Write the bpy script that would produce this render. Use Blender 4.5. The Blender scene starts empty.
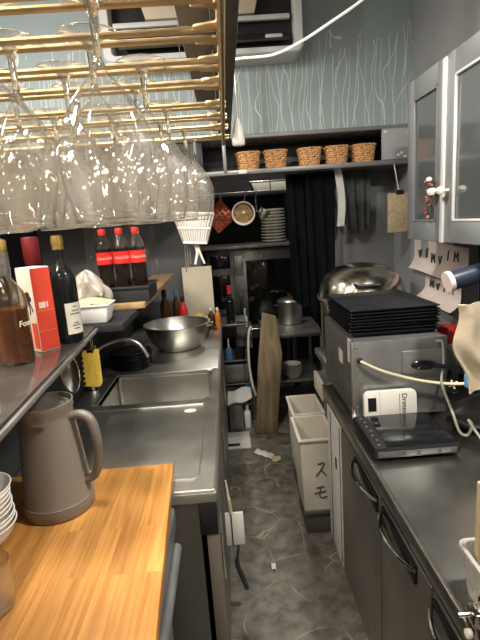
import bpy, bmesh, math, random
from math import sin, cos, pi, radians as RD
from mathutils import Matrix, Vector, Euler
random.seed(7)
SC = bpy.context.scene
COL = SC.collection

# ------------------------------------------------------------------ materials
MATS = {}
def nodes_of(m):
    m.use_nodes = True
    return m.node_tree.nodes, m.node_tree.links

def pmat(name, col, rough=.5, metal=0.0, var=.12, scale=9.0, bump=.0, bscale=40.0, trans=0.0, ior=1.45,
         rvar=.1, stretch=(1, 1, 1), coat=0.0, spec=.5, col2=None, sss=0.0):
    m = bpy.data.materials.new(name)
    N, L = nodes_of(m)
    b = N['Principled BSDF']
    tc = N.new('ShaderNodeTexCoord'); mp = N.new('ShaderNodeMapping')
    mp.inputs['Scale'].default_value = stretch
    L.new(tc.outputs['Object'], mp.inputs['Vector'])
    n = N.new('ShaderNodeTexNoise'); n.inputs['Scale'].default_value = scale; n.inputs['Detail'].default_value = 5
    L.new(mp.outputs['Vector'], n.inputs['Vector'])
    r = N.new('ShaderNodeMix'); r.data_type = 'RGBA'
    a = [max(0, c * (1 - var)) for c in col]
    d = [min(1, c * (1 + var)) for c in (col2 or col)]
    r.inputs[6].default_value = (*a, 1); r.inputs[7].default_value = (*d, 1)
    ramp = N.new('ShaderNodeMapRange'); ramp.inputs[1].default_value = .3; ramp.inputs[2].default_value = .7
    L.new(n.outputs['Fac'], ramp.inputs[0]); L.new(ramp.outputs[0], r.inputs[0])
    L.new(r.outputs[2], b.inputs['Base Color'])
    rr = N.new('ShaderNodeMapRange'); rr.inputs[1].default_value = .25; rr.inputs[2].default_value = .75
    rr.inputs[3].default_value = max(0, rough - rvar); rr.inputs[4].default_value = min(1, rough + rvar)
    n2 = N.new('ShaderNodeTexNoise'); n2.inputs['Scale'].default_value = scale * 1.7; n2.inputs['Detail'].default_value = 4
    L.new(mp.outputs['Vector'], n2.inputs['Vector'])
    L.new(n2.outputs['Fac'], rr.inputs[0]); L.new(rr.outputs[0], b.inputs['Roughness'])
    b.inputs['Metallic'].default_value = metal
    b.inputs['Transmission Weight'].default_value = trans
    b.inputs['IOR'].default_value = ior
    b.inputs['Coat Weight'].default_value = coat
    b.inputs['Specular IOR Level'].default_value = spec
    if bump:
        bn = N.new('ShaderNodeTexNoise'); bn.inputs['Scale'].default_value = bscale; bn.inputs['Detail'].default_value = 3
        L.new(mp.outputs['Vector'], bn.inputs['Vector'])
        bp = N.new('ShaderNodeBump'); bp.inputs['Strength'].default_value = bump; bp.inputs['Distance'].default_value = .01
        L.new(bn.outputs['Fac'], bp.inputs['Height']); L.new(bp.outputs['Normal'], b.inputs['Normal'])
    MATS[name] = m
    return m

def thin_glass(name, tint=(1, 1, 1), gloss=.0, refr=.3, refl=.07, film=(0, 0, 0), filmw=0.0, bump=0.0):
    """clear thin-walled glass: see-through with fresnel glints plus some refraction; a diffuse film paints haze"""
    m = bpy.data.materials.new(name); N, L = nodes_of(m)
    N.remove(N['Principled BSDF']); out = N['Material Output']
    t = N.new('ShaderNodeBsdfTransparent'); t.inputs[0].default_value = (*tint, 1)
    g = N.new('ShaderNodeBsdfGlossy'); g.inputs['Roughness'].default_value = .03 + gloss
    lw = N.new('ShaderNodeLayerWeight'); lw.inputs['Blend'].default_value = .5
    pw = N.new('ShaderNodeMath'); pw.operation = 'POWER'; L.new(lw.outputs['Facing'], pw.inputs[0]); pw.inputs[1].default_value = 2.5
    if bump:      # hand blown unevenness, drawn out along the height of the bowl
        tc = N.new('ShaderNodeTexCoord'); mp = N.new('ShaderNodeMapping'); mp.inputs['Scale'].default_value = (1, 1, .13); L.new(tc.outputs['Object'], mp.inputs['Vector'])
        nz = N.new('ShaderNodeTexNoise'); nz.inputs['Scale'].default_value = 70; nz.inputs['Detail'].default_value = 1.5; L.new(mp.outputs[0], nz.inputs['Vector'])
        bp = N.new('ShaderNodeBump'); bp.inputs['Strength'].default_value = bump; bp.inputs['Distance'].default_value = .004
        L.new(nz.outputs['Fac'], bp.inputs['Height']); L.new(bp.outputs[0], g.inputs['Normal'])
    f = N.new('ShaderNodeMath'); f.operation = 'MULTIPLY_ADD'; L.new(pw.outputs[0], f.inputs[0]); f.inputs[1].default_value = .92; f.inputs[2].default_value = refl
    mx = N.new('ShaderNodeMixShader'); L.new(f.outputs[0], mx.inputs[0]); L.new(t.outputs[0], mx.inputs[1]); L.new(g.outputs[0], mx.inputs[2])
    gl = N.new('ShaderNodeBsdfGlass'); gl.inputs['Color'].default_value = (*tint, 1); gl.inputs['Roughness'].default_value = max(gloss, 0); gl.inputs['IOR'].default_value = 1.45
    m2 = N.new('ShaderNodeMixShader'); m2.inputs[0].default_value = refr
    L.new(mx.outputs[0], m2.inputs[1]); L.new(gl.outputs[0], m2.inputs[2])
    last = m2
    if filmw:
        d = N.new('ShaderNodeBsdfDiffuse'); d.inputs[0].default_value = (*film, 1)
        m3 = N.new('ShaderNodeMixShader'); m3.inputs[0].default_value = filmw
        L.new(m2.outputs[0], m3.inputs[1]); L.new(d.outputs[0], m3.inputs[2]); last = m3
    L.new(last.outputs[0], out.inputs[0])
    MATS[name] = m
    return m

pmat('steel', (.62, .60, .56), .34, 1.0, .10, 4, .03, 60, rvar=.05)
pmat('counter_steel', (.62, .615, .57), .42, 1.0, .10, 7, .05, 40, rvar=.035)
pmat('brushed_steel', (.24, .235, .22), .42, 1.0, .15, 6, .06, 30, rvar=.06, stretch=(1, 1, .08))
pmat('oven_steel', (.20, .20, .19), .38, .9, .15, 5)
pmat('dull_steel', (.30, .295, .28), .45, .85, .2, 4)
pmat('chrome', (.75, .74, .70), .12, 1.0, .05, 8)
pmat('brass', (.60, .46, .26), .36, 1.0, .10, 20)
pmat('dark_beam', (.035, .03, .026), .55, 0, .3, 6)
pmat('brown_beam', (.085, .065, .05), .6, 0, .25, 6)
pmat('black', (.012, .012, .014), .4, 0, .3, 10)
pmat('black_gloss', (.010, .010, .012), .13, 0, .2, 8)
pmat('black_matte', (.012, .012, .015), .75, 0, .3, 10)
pmat('bar_top', (.05, .042, .04), .16, 0, .25, 5, coat=.3)
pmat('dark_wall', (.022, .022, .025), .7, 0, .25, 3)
pmat('room_wall', (.13, .11, .09), .6, 0, .10, 3)
pmat('grey_wall', (.29, .30, .315), .6, 0, .08, 3)
pmat('grey_panel', (.20, .205, .21), .5, 0, .10, 4)
pmat('dim_panel', (.085, .088, .09), .5, 0, .15, 4)
pmat('cabinet_paint', (.205, .22, .228), .4, 0, .06, 4)
pmat('fridge_top', (.42, .41, .385), .32, 1.0, .14, 7, .05, 40, rvar=.04)
pmat('cabinet_bead', (.66, .65, .63), .45, 0, .05, 4)
pmat('shelf_grey', (.22, .22, .22), .4, .4, .12, 6)
pmat('white_plastic', (.72, .70, .64), .35, 0, .06, 8)
pmat('offwhite_plastic', (.58, .53, .44), .4, 0, .12, 8)
pmat('bin_plastic', (.60, .56, .48), .42, 0, .08, 6)
pmat('bin_base', (.10, .09, .08), .5, 0, .2, 6)
pmat('porcelain', (.80, .78, .72), .2, 0, .05, 8)
pmat('plate', (.60, .57, .48), .3, 0, .08, 8)
pmat('beige_board', (.62, .55, .42), .5, 0, .06, 6)
pmat('old_wood', (.165, .122, .068), .7, 0, .35, 5, .1, 30, stretch=(6, 6, 1))
pmat('plank_wood', (.30, .19, .09), .5, 0, .3, 5, stretch=(6, 1, 6))
pmat('tan_wood', (.55, .44, .29), .55, 0, .12, 6)
pmat('wicker', (.44, .19, .065), .6, 0, .55, 90, .3, 80, col2=(.66, .37, .17))
pmat('navy_cloth', (.004, .005, .007), .95, 0, .3, 12, .1, 60, spec=.08)
pmat('dark_cloth', (.05, .052, .055), .85, 0, .3, 12, .1, 60)
pmat('blue_cloth', (.008, .013, .030), .85, 0, .3, 12)
pmat('beige_cloth', (.39, .33, .235), .9, 0, .12, 14, .3, 25)
pmat('white_cloth', (.55, .54, .52), .9, 0, .1, 14, .2, 25)
pmat('paper', (.58, .50, .47), .8, 0, .08, 12)
pmat('white_paper', (.62, .60, .57), .8, 0, .10, 12)
pmat('pinkred', (.35, .12, .07), .5, 0, .3, 40)
pmat('ink', (.03, .03, .03), .7, 0, .1, 10)
pmat('cream_cable', (.62, .56, .40), .45, 0, .08, 10)
pmat('white_cable', (.75, .73, .68), .45, 0, .05, 10)
pmat('grey_cable', (.25, .24, .21), .5, 0, .1, 10)
pmat('red', (.62, .03, .025), .4, 0, .1, 10)
pmat('cola_label', (.75, .03, .025), .35, 0, .08, 10)
pmat('red_carton', (.72, .07, .035), .45, 0, .08, 14)
pmat('carton_white', (.75, .70, .58), .5, 0, .05, 14)
pmat('cola', (.010, .004, .003), .12, 0, .1, 10, spec=.25)
pmat('wine_glass_dark', (.008, .010, .010), .10, 0, .2, 8)
pmat('label_paper', (.72, .69, .60), .6, 0, .06, 30)
pmat('gold', (.60, .42, .13), .32, .8, .12, 20)
pmat('grey_cap', (.35, .34, .33), .3, .8, .1, 20)
pmat('darkred_foil', (.14, .012, .014), .35, .2, .1, 20)
pmat('olive_cap', (.25, .23, .10), .4, .2, .1, 20)
pmat('whisky', (.42, .15, .03), .06, 0, .1, 8, trans=.75, ior=1.34)
pmat('yellow', (.80, .56, .08), .6, 0, .1, 12, .3, 60)
pmat('blue', (.10, .26, .50), .35, 0, .1, 10)
pmat('blue_roll', (.018, .026, .045), .35, 0, .15, 10)
pmat('teal', (.02, .20, .30), .6, 0, .1, 10)
pmat('orange', (.65, .22, .05), .4, 0, .1, 10)
pmat('brown_bottle', (.10, .035, .015), .2, 0, .15, 10)
pmat('copper', (.36, .09, .045), .25, .6, .2, 16)
pmat('pan_inside', (.30, .22, .13), .3, .8, .25, 18)
pmat('styrofoam', (.78, .77, .73), .7, 0, .03, 20)
pmat('noodles', (.52, .42, .26), .7, 0, .2, 40, .5, 60)
pmat('jug_dark', (.13, .115, .10), .32, 0, .10, 5)
pmat('galvanised', (.29, .30, .30), .38, .7, .2, 9)
pmat('box_side', (.11, .11, .11), .5, .3, .2, 6)
pmat('brown_strip', (.17, .145, .12), .5, .1, .1, 6)
pmat('ac_white', (.52, .51, .48), .5, 0, .05, 6)
pmat('ac_grey', (.50, .51, .51), .5, 0, .06, 120)
pmat('ac_cream', (.50, .42, .33), .5, 0, .15, 3)
pmat('tray_black', (.014, .016, .020), .45, 0, .2, 8)
pmat('dome', (.52, .48, .42), .20, 1.0, .2, 5)
pmat('door_steel', (.24, .225, .20), .42, .8, .12, 4, .05, 20)
pmat('cloudy_plastic', (.62, .61, .57), .3, 0, .05, 8, trans=.5, ior=1.2)
pmat('lever', (.85, .82, .72), .35, 0, .05, 8)
thin_glass('glass', (.985, .98, .965), -.03, .0, .07, (.80, .75, .66), .045, bump=.45)  # warm diffuse film paints haze over the hanging glasses
thin_glass('clear_glass', (.98, .97, .95), -.03, .15, .08, (.8, .75, .66), .03)
thin_glass('rim_glass', (.99, .985, .97), -.03, .85, .06)
thin_glass('cabinet_glass', (.62, .66, .68), .06, .0, .05, (.26, .28, .29), .28)  # pale diffuse film stands in for room reflections on the panes
thin_glass('film', (.96, .96, .96), .02, .0, .025, bump=.9)
thin_glass('bag_film', (.92, .90, .86), .15, .0, .08, (.7, .66, .58), .26)
thin_glass('bottle_glass', (.95, .92, .86), 0, .1, .06)
thin_glass('oven_glass', (.10, .10, .10), .05, .0, .06, (.01, .01, .01), .4)
thin_glass('jug', (.42, .36, .30), .22, .0, .05, (.37, .325, .275), .45)

def wallpaper():
    m = bpy.data.materials.new('wallpaper'); N, L = nodes_of(m); b = N['Principled BSDF']
    tc = N.new('ShaderNodeTexCoord'); sp = N.new('ShaderNodeSeparateXYZ'); L.new(tc.outputs['Object'], sp.inputs[0])
    def math_(op, a, bb=None):
        n = N.new('ShaderNodeMath'); n.operation = op
        for i, v in enumerate((a, bb)):
            if v is None: continue
            if isinstance(v, (int, float)): n.inputs[i].default_value = v
            else: L.new(v, n.inputs[i])
        return n.outputs[0]
    total = None
    for k, (freq, amp, w, zs) in enumerate(((17, .62, .024, 2.4), (13.3, .70, .020, 2.0), (10.1, .75, .017, 2.8))):
        co = N.new('ShaderNodeCombineXYZ')
        L.new(math_('MULTIPLY', sp.outputs[0], 4.5), co.inputs[0]); L.new(math_('MULTIPLY', sp.outputs[2], zs), co.inputs[2]); co.inputs[1].default_value = k * 7.3
        n = N.new('ShaderNodeTexNoise'); n.inputs['Scale'].default_value = 1.0; n.inputs['Detail'].default_value = 1.5
        L.new(co.outputs[0], n.inputs['Vector'])
        u = math_('ADD', math_('MULTIPLY', sp.outputs[0], freq), math_('MULTIPLY', n.outputs['Fac'], amp * 4))
        fr = math_('FRACT', u)
        dd = math_('ABSOLUTE', math_('SUBTRACT', fr, .5))
        ln = math_('LESS_THAN', dd, w)
        total = ln if total is None else math_('MAXIMUM', total, ln)
    # the twigs of the print stop short of the top of the wall
    n3 = N.new('ShaderNodeTexNoise'); n3.inputs['Scale'].default_value = 9; L.new(tc.outputs['Object'], n3.inputs['Vector'])
    lim = math_('LESS_THAN', sp.outputs[2], math_('ADD', 2.38, math_('MULTIPLY', n3.outputs['Fac'], .34)))
    total = math_('MULTIPLY', total, lim)
    mx = N.new('ShaderNodeMix'); mx.data_type = 'RGBA'
    mx.inputs[6].default_value = (.245, .305, .318, 1); mx.inputs[7].default_value = (.62, .63, .57, 1)
    L.new(math_('MULTIPLY', total, .85), mx.inputs[0]); L.new(mx.outputs[2], b.inputs['Base Color'])
    b.inputs['Roughness'].default_value = .55
    MATS['wallpaper'] = m
wallpaper()

def floor_mat():
    m = bpy.data.materials.new('stone_floor'); N, L = nodes_of(m); b = N['Principled BSDF']
    tc = N.new('ShaderNodeTexCoord')
    wn = N.new('ShaderNodeTexNoise'); wn.inputs['Scale'].default_value = 3; wn.inputs['Detail'].default_value = 3
    L.new(tc.outputs['Object'], wn.inputs['Vector'])
    mixv = N.new('ShaderNodeMix'); mixv.data_type = 'RGBA'; mixv.blend_type = 'ADD'; mixv.inputs[0].default_value = .12
    L.new(tc.outputs['Object'], mixv.inputs[6]); L.new(wn.outputs['Color'], mixv.inputs[7])
    v = N.new('ShaderNodeTexVoronoi'); v.feature = 'DISTANCE_TO_EDGE'; v.inputs['Scale'].default_value = 4.4
    L.new(mixv.outputs[2], v.inputs['Vector'])
    v2 = N.new('ShaderNodeTexVoronoi'); v2.feature = 'F1'; v2.inputs['Scale'].default_value = 4.4
    L.new(mixv.outputs[2], v2.inputs['Vector'])
    ln = N.new('ShaderNodeMapRange'); ln.inputs[1].default_value = .0; ln.inputs[2].default_value = .018; ln.inputs[3].default_value = 1; ln.inputs[4].default_value = 0
    L.new(v.outputs['Distance'], ln.inputs[0])
    br = N.new('ShaderNodeTexNoise'); br.inputs['Scale'].default_value = 6; L.new(tc.outputs['Object'], br.inputs['Vector'])
    brm = N.new('ShaderNodeMapRange'); brm.inputs[1].default_value = .42; brm.inputs[2].default_value = .56; L.new(br.outputs['Fac'], brm.inputs[0])
    mu = N.new('ShaderNodeMath'); mu.operation = 'MULTIPLY'; L.new(ln.outputs[0], mu.inputs[0]); L.new(brm.outputs[0], mu.inputs[1])
    n = N.new('ShaderNodeTexNoise'); n.inputs['Scale'].default_value = 13; n.inputs['Detail'].default_value = 7; n.inputs['Roughness'].default_value = .62
    L.new(tc.outputs['Object'], n.inputs['Vector'])
    base = N.new('ShaderNodeValToRGB')
    base.color_ramp.elements[0].position = .28; base.color_ramp.elements[0].color = (.046, .041, .032, 1)
    base.color_ramp.elements[1].position = .74; base.color_ramp.elements[1].color = (.235, .215, .175, 1)
    L.new(n.outputs['Fac'], base.inputs[0])
    cell = N.new('ShaderNodeMix'); cell.data_type = 'RGBA'; cell.blend_type = 'MULTIPLY'; cell.inputs[0].default_value = .0
    L.new(base.outputs[0], cell.inputs[6]); L.new(v2.outputs['Color'], cell.inputs[7])
    hs = N.new('ShaderNodeHueSaturation'); hs.inputs['Saturation'].default_value = .95; L.new(cell.outputs[2], hs.inputs['Color'])
    mx = N.new('ShaderNodeMix'); mx.data_type = 'RGBA'; mx.inputs[7].default_value = (.34, .30, .24, 1)
    L.new(mu.outputs[0], mx.inputs[0]); L.new(hs.outputs[0], mx.inputs[6]); L.new(mx.outputs[2], b.inputs['Base Color'])
    b.inputs['Roughness'].default_value = .42
    bp = N.new('ShaderNodeBump'); bp.inputs['Strength'].default_value = .25; bp.inputs['Distance'].default_value = .004
    L.new(n.outputs['Fac'], bp.inputs['Height']); L.new(bp.outputs['Normal'], b.inputs['Normal'])
    MATS['stone_floor'] = m
floor_mat()

def pine():
    m = bpy.data.materials.new('pine'); N, L = nodes_of(m); b = N['Principled BSDF']
    tc = N.new('ShaderNodeTexCoord')
    # glued staves along Y: brick texture turned so that the long side follows Y
    mp0 = N.new('ShaderNodeMapping'); mp0.inputs['Rotation'].default_value = (0, 0, RD(90)); L.new(tc.outputs['Object'], mp0.inputs['Vector'])
    bk = N.new('ShaderNodeTexBrick'); bk.inputs['Scale'].default_value = 1.0; bk.inputs['Brick Width'].default_value = .42; bk.inputs['Row Height'].default_value = .043
    bk.inputs['Mortar Size'].default_value = .0006; bk.inputs['Color1'].default_value = (.15, .15, .15, 1); bk.inputs['Color2'].default_value = (.85, .85, .85, 1); bk.inputs['Mortar'].default_value = (.3, .3, .3, 1)
    bk.offset = .37
    L.new(mp0.outputs[0], bk.inputs['Vector'])
    add = N.new('ShaderNodeMix'); add.data_type = 'RGBA'; add.blend_type = 'ADD'; add.inputs[0].default_value = 1
    L.new(tc.outputs['Object'], add.inputs[6]); L.new(bk.outputs['Color'], add.inputs[7])
    mp = N.new('ShaderNodeMapping'); mp.inputs['Scale'].default_value = (62, 2.4, 12); L.new(add.outputs[2], mp.inputs['Vector'])
    n = N.new('ShaderNodeTexNoise'); n.inputs['Scale'].default_value = 1.6; n.inputs['Detail'].default_value = 4; n.inputs['Distortion'].default_value = .6
    L.new(mp.outputs[0], n.inputs['Vector'])
    rp = N.new('ShaderNodeValToRGB'); e = rp.color_ramp.elements
    e[0].position = .30; e[0].color = (.38, .158, .037, 1); e[1].position = .70; e[1].color = (.585, .29, .078, 1)
    L.new(n.outputs['Fac'], rp.inputs[0])
    st = N.new('ShaderNodeMix'); st.data_type = 'RGBA'; st.blend_type = 'MULTIPLY'; st.inputs[0].default_value = .30
    L.new(rp.outputs[0], st.inputs[6]); L.new(bk.outputs['Color'], st.inputs[7])
    # knots
    v = N.new('ShaderNodeTexVoronoi'); v.inputs['Scale'].default_value = 3.7
    mpk = N.new('ShaderNodeMapping'); mpk.inputs['Scale'].default_value = (1.0, 1.9, 1); L.new(tc.outputs['Object'], mpk.inputs['Vector']); L.new(mpk.outputs[0], v.inputs['Vector'])
    kr = N.new('ShaderNodeMapRange'); kr.inputs[1].default_value = .02; kr.inputs[2].default_value = .055; kr.inputs[3].default_value = .75; kr.inputs[4].default_value = 0
    L.new(v.outputs['Distance'], kr.inputs[0])
    kx = N.new('ShaderNodeMix'); kx.data_type = 'RGBA'; kx.inputs[7].default_value = (.22, .07, .015, 1)
    L.new(kr.outputs[0], kx.inputs[0]); L.new(st.outputs[2], kx.inputs[6]); L.new(kx.outputs[2], b.inputs['Base Color'])
    b.inputs['Roughness'].default_value = .38
    MATS['pine'] = m
pine()

# ------------------------------------------------------------------ mesh building
class B:
    def __init__(s): s.bm = bmesh.new()
    def _merge(s, t, M=None):
        if M is not None: bmesh.ops.transform(t, matrix=M, verts=t.verts)
        me = bpy.data.meshes.new('t'); t.to_mesh(me); t.free(); s.bm.from_mesh(me); bpy.data.meshes.remove(me)
        return s
    def box(s, x0, x1, y0, y1, z0, z1, bev=.003, M=None, seg=2):
        t = bmesh.new()
        bmesh.ops.create_cube(t, size=1)
        bmesh.ops.transform(t, matrix=Matrix.Translation(((x0+x1)/2, (y0+y1)/2, (z0+z1)/2)) @ Matrix.Diagonal((abs(x1-x0), abs(y1-y0), abs(z1-z0), 1)), verts=t.verts)
        bev = min(bev, .45*min(abs(x1-x0), abs(y1-y0), abs(z1-z0)))
        if bev > 0: bmesh.ops.bevel(t, geom=list(t.edges), offset=bev, segments=seg, affect='EDGES', profile=.5)
        return s._merge(t, M)
    def tube(s, pts, r=.004, seg=10, closed=False, M=None, smooth=0):
        pts = [Vector(p) for p in pts]
        if smooth: pts = catmull(pts, smooth, closed)
        n = len(pts); t = bmesh.new(); rings = []
        up = None
        for i, p in enumerate(pts):
            a = pts[(i-1) % n] if (closed or i > 0) else p
            c = pts[(i+1) % n] if (closed or i < n-1) else p
            d = (c-a).normalized()
            if up is None:
                up = Vector((0, 0, 1)) if abs(d.z) < .9 else Vector((1, 0, 0))
            x = d.cross(up)
            if x.length < 1e-5: x = d.orthogonal()
            x.normalize(); y = x.cross(d).normalized(); up = y
            rr = r[min(i, len(r)-1)] if isinstance(r, (list, tuple)) else r
            rings.append([t.verts.new(p + x*rr*cos(2*pi*k/seg) + y*rr*sin(2*pi*k/seg)) for k in range(seg)])
        m = n if closed else n-1
        for i in range(m):
            A, C = rings[i], rings[(i+1) % n]
            for k in range(seg): t.faces.new((A[k], A[(k+1) % seg], C[(k+1) % seg], C[k]))
        if not closed:
            t.faces.new(rings[0][::-1]); t.faces.new(rings[-1])
        bmesh.ops.recalc_face_normals(t, faces=t.faces)
        return s._merge(t, M)
    def lathe(s, prof, c=(0, 0, 0), seg=32, M=None, sx=1, sy=1, closed=False):
        t = bmesh.new(); rings = []
        for r, z in prof:
            if r < 1e-6: rings.append([t.verts.new((c[0], c[1], c[2]+z))])
            else: rings.append([t.verts.new((c[0]+sx*r*cos(2*pi*k/seg), c[1]+sy*r*sin(2*pi*k/seg), c[2]+z)) for k in range(seg)])
        pr = list(zip(rings[:-1], rings[1:]))
        if closed: pr.append((rings[-1], rings[0]))
        for A, C in pr:
            for k in range(seg):
                k2 = (k+1) % seg
                if len(A) == 1 and len(C) == 1: break
                if len(A) == 1: t.faces.new((A[0], C[k2], C[k]))
                elif len(C) == 1: t.faces.new((A[k], A[k2], C[0]))
                else: t.faces.new((A[k], A[k2], C[k2], C[k]))
        bmesh.ops.recalc_face_normals(t, faces=t.faces)
        return s._merge(t, M)
    def ribs(s, n, amp, zmin, zmax):
        for v in s.bm.verts:
            r = math.hypot(v.co.x, v.co.y)
            if r > .012 and zmin < v.co.z < zmax:
                w = 1 + amp/r*sin(n*math.atan2(v.co.y, v.co.x)+20*v.co.z); v.co.x *= w; v.co.y *= w
        return s
    def cyl(s, a, b, r, seg=24, r2=None): return s.tube([a, b], [r, r if r2 is None else r2], seg)
    def sheet(s, f, nu, nv, th=.002, M=None):
        """f(u,v) -> point; a curved sheet with thickness"""
        t = bmesh.new()
        P = [[Vector(f(i/nu, j/nv)) for j in range(nv+1)] for i in range(nu+1)]
        def nrm(i, j):
            du = P[min(i+1, nu)][j]-P[max(i-1, 0)][j]; dv = P[i][min(j+1, nv)]-P[i][max(j-1, 0)]
            return du.cross(dv).normalized()
        F = [[t.verts.new(P[i][j]+nrm(i, j)*th/2) for j in range(nv+1)] for i in range(nu+1)]
        K = [[t.verts.new(P[i][j]-nrm(i, j)*th/2) for j in range(nv+1)] for i in range(nu+1)]
        for i in range(nu):
            for j in range(nv):
                t.faces.new((F[i][j], F[i+1][j], F[i+1][j+1], F[i][j+1]))
                t.faces.new((K[i][j], K[i][j+1], K[i+1][j+1], K[i+1][j]))
        for i in range(nu):
            t.faces.new((F[i][0], K[i][0], K[i+1][0], F[i+1][0])); t.faces.new((F[i][nv], F[i+1][nv], K[i+1][nv], K[i][nv]))
        for j in range(nv):
            t.faces.new((F[0][j], F[0][j+1], K[0][j+1], K[0][j])); t.faces.new((F[nu][j], K[nu][j], K[nu][j+1], F[nu][j+1]))
        bmesh.ops.recalc_face_normals(t, faces=t.faces)
        return s._merge(t, M)
    def prism(s, poly, h, M=None, bev=0):
        """poly in local XY extruded to z=h, then placed with M"""
        t = bmesh.new()
        vs = [t.verts.new((x, y, 0)) for x, y in poly]
        f = t.faces.new(vs)
        r = bmesh.ops.extrude_face_region(t, geom=[f])
        bmesh.ops.translate(t, verts=[v for v in r['geom'] if isinstance(v, bmesh.types.BMVert)], vec=(0, 0, h))
        bmesh.ops.recalc_face_normals(t, faces=t.faces)
        if bev: bmesh.ops.bevel(t, geom=list(t.edges), offset=bev, segments=2, affect='EDGES', profile=.5)
        return s._merge(t, M)
    def frustum(s, b4, t4, bev=0):
        """b4, t4: four bottom and four top points"""
        t = bmesh.new(); A = [t.verts.new(p) for p in b4]; C = [t.verts.new(p) for p in t4]
        t.faces.new(A[::-1]); t.faces.new(C)
        for k in range(4): t.faces.new((A[k], A[(k+1) % 4], C[(k+1) % 4], C[k]))
        bmesh.ops.recalc_face_normals(t, faces=t.faces)
        if bev: bmesh.ops.bevel(t, geom=list(t.edges), offset=bev, segments=2, affect='EDGES', profile=.5)
        return s._merge(t)
    def build(s, name, m, parent=None, ang=38):
        me = bpy.data.meshes.new(name)
        for f in s.bm.faces: f.smooth = True
        lim = RD(ang)
        for e in s.bm.edges:
            if len(e.link_faces) == 2 and e.calc_face_angle(0) > lim: e.smooth = False
        if parent is not None:
            r = parent
            while r.parent: r = r.parent
            bmesh.ops.translate(s.bm, verts=s.bm.verts, vec=-Vector(r.location))
        s.bm.to_mesh(me); s.bm.free()
        me.materials.append(MATS[m])
        o = bpy.data.objects.new(name, me); COL.objects.link(o)
        if parent is not None: o.parent = parent
        return o

def catmull(p, k, closed=False):
    out = []; n = len(p)
    rng = range(n if closed else n-1)
    for i in rng:
        if closed: a, b, c, d = p[(i-1) % n], p[i], p[(i+1) % n], p[(i+2) % n]
        else: a, b, c, d = p[max(i-1, 0)], p[i], p[i+1], p[min(i+2, n-1)]
        for j in range(k):
            t = j/k
            out.append(.5*((2*b)+(c-a)*t+(2*a-5*b+4*c-d)*t*t+(3*b-a-3*c+d)*t**3))
    if not closed: out.append(p[-1])
    return out

def tag(o, label, cat, group=None):
    o['label'] = label; o['category'] = cat
    if group: o['group'] = group
    return o
def thing(name, label, cat, loc=(0, 0, 0), group=None):
    o = bpy.data.objects.new(name, None); COL.objects.link(o); o.location = loc; o.empty_display_size = .05
    return tag(o, label, cat, group)
def struct(name, b, m):
    o = b.build(name, m); o['kind'] = 'structure'; return o
def dup(root, loc, label, rotz=None, group=None):
    r = root.copy(); COL.objects.link(r); r.location = loc
    if rotz is not None: r.rotation_euler = (0, 0, rotz)
    r['label'] = label
    if group: r['group'] = group
    for ch in list(root.children):
        c = ch.copy(); COL.objects.link(c); c.parent = r
        for g in list(ch.children):
            d = g.copy(); COL.objects.link(d); d.parent = c
    return r
def text(name, s, m, M, size, parent=None, ext=.0004, sx=1.0, shear=0.0):
    cu = bpy.data.curves.new('txt', 'FONT'); cu.body = s; cu.size = size; cu.extrude = ext; cu.align_x = 'CENTER'; cu.align_y = 'CENTER'; cu.shear = shear
    ob = bpy.data.objects.new('txt', cu); COL.objects.link(ob)
    bpy.context.view_layer.update()
    me = bpy.data.meshes.new_from_object(ob.evaluated_get(bpy.context.evaluated_depsgraph_get()))
    bpy.data.objects.remove(ob); bpy.data.curves.remove(cu)
    b = B(); b.bm.from_mesh(me); bpy.data.meshes.remove(me)
    bmesh.ops.transform(b.bm, matrix=M @ Matrix.Diagonal((sx, 1, 1, 1)), verts=b.bm.verts)
    return b.build(name, m, parent)
def wrap_text(name, s, m, c, r, z, ang, size, parent, shear=0.0):
    """lettering wrapped round an upright cylinder; ang = direction of the middle of the word"""
    cu = bpy.data.curves.new('txt', 'FONT'); cu.body = s; cu.size = size; cu.align_x = 'CENTER'; cu.align_y = 'CENTER'; cu.shear = shear; cu.extrude = .0004
    ob = bpy.data.objects.new('txt', cu); COL.objects.link(ob); bpy.context.view_layer.update()
    me = bpy.data.meshes.new_from_object(ob.evaluated_get(bpy.context.evaluated_depsgraph_get()))
    bpy.data.objects.remove(ob); bpy.data.curves.remove(cu)
    b = B(); b.bm.from_mesh(me); bpy.data.meshes.remove(me)
    for v in b.bm.verts:
        a = ang + v.co.x/r
        v.co = Vector((c[0]+(r+v.co.z)*cos(a), c[1]+(r+v.co.z)*sin(a), z+v.co.y))
    return b.build(name, m, parent)
FRONT = lambda x, y, z: Matrix.Translation((x, y, z)) @ Matrix.Rotation(RD(90), 4, 'X')     # reads from -Y
ORD = ['first', 'second', 'third', 'fourth', 'fifth', 'sixth', 'seventh', 'eighth', 'ninth', 'tenth', 'eleventh']
# ================================================================== the room
struct('floor', B().box(-2.05, 1.2, -1.05, 5.05, -.05, 0, 0), 'stone_floor')
struct('ceiling', B().box(-2.05, 1.2, -1.05, 5.05, 3.0, 3.06, 0), 'room_wall')
struct('wall_right', B().box(1.12, 1.2, -1.05, 5.05, 0, 3.0, 0), 'grey_wall')
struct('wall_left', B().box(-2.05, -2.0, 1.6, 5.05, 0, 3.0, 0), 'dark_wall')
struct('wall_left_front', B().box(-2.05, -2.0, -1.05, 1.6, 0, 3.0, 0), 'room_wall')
struct('wall_back', B().box(-2.0, 1.12, 4.95, 5.05, 0, 3.0, 0), 'dark_wall')
struct('wall_front', B().box(-2.0, 1.12, -1.05, -1.0, 0, 3.0, 0), 'room_wall')
struct('wall_soffit', B().box(-2.0, 1.12, 2.80, 3.14, 2.07, 3.0, 0), 'wallpaper')
struct('trim_1', B().box(-2.0, 1.12, 2.785, 2.80, 2.06, 2.082, .003), 'shelf_grey')
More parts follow.
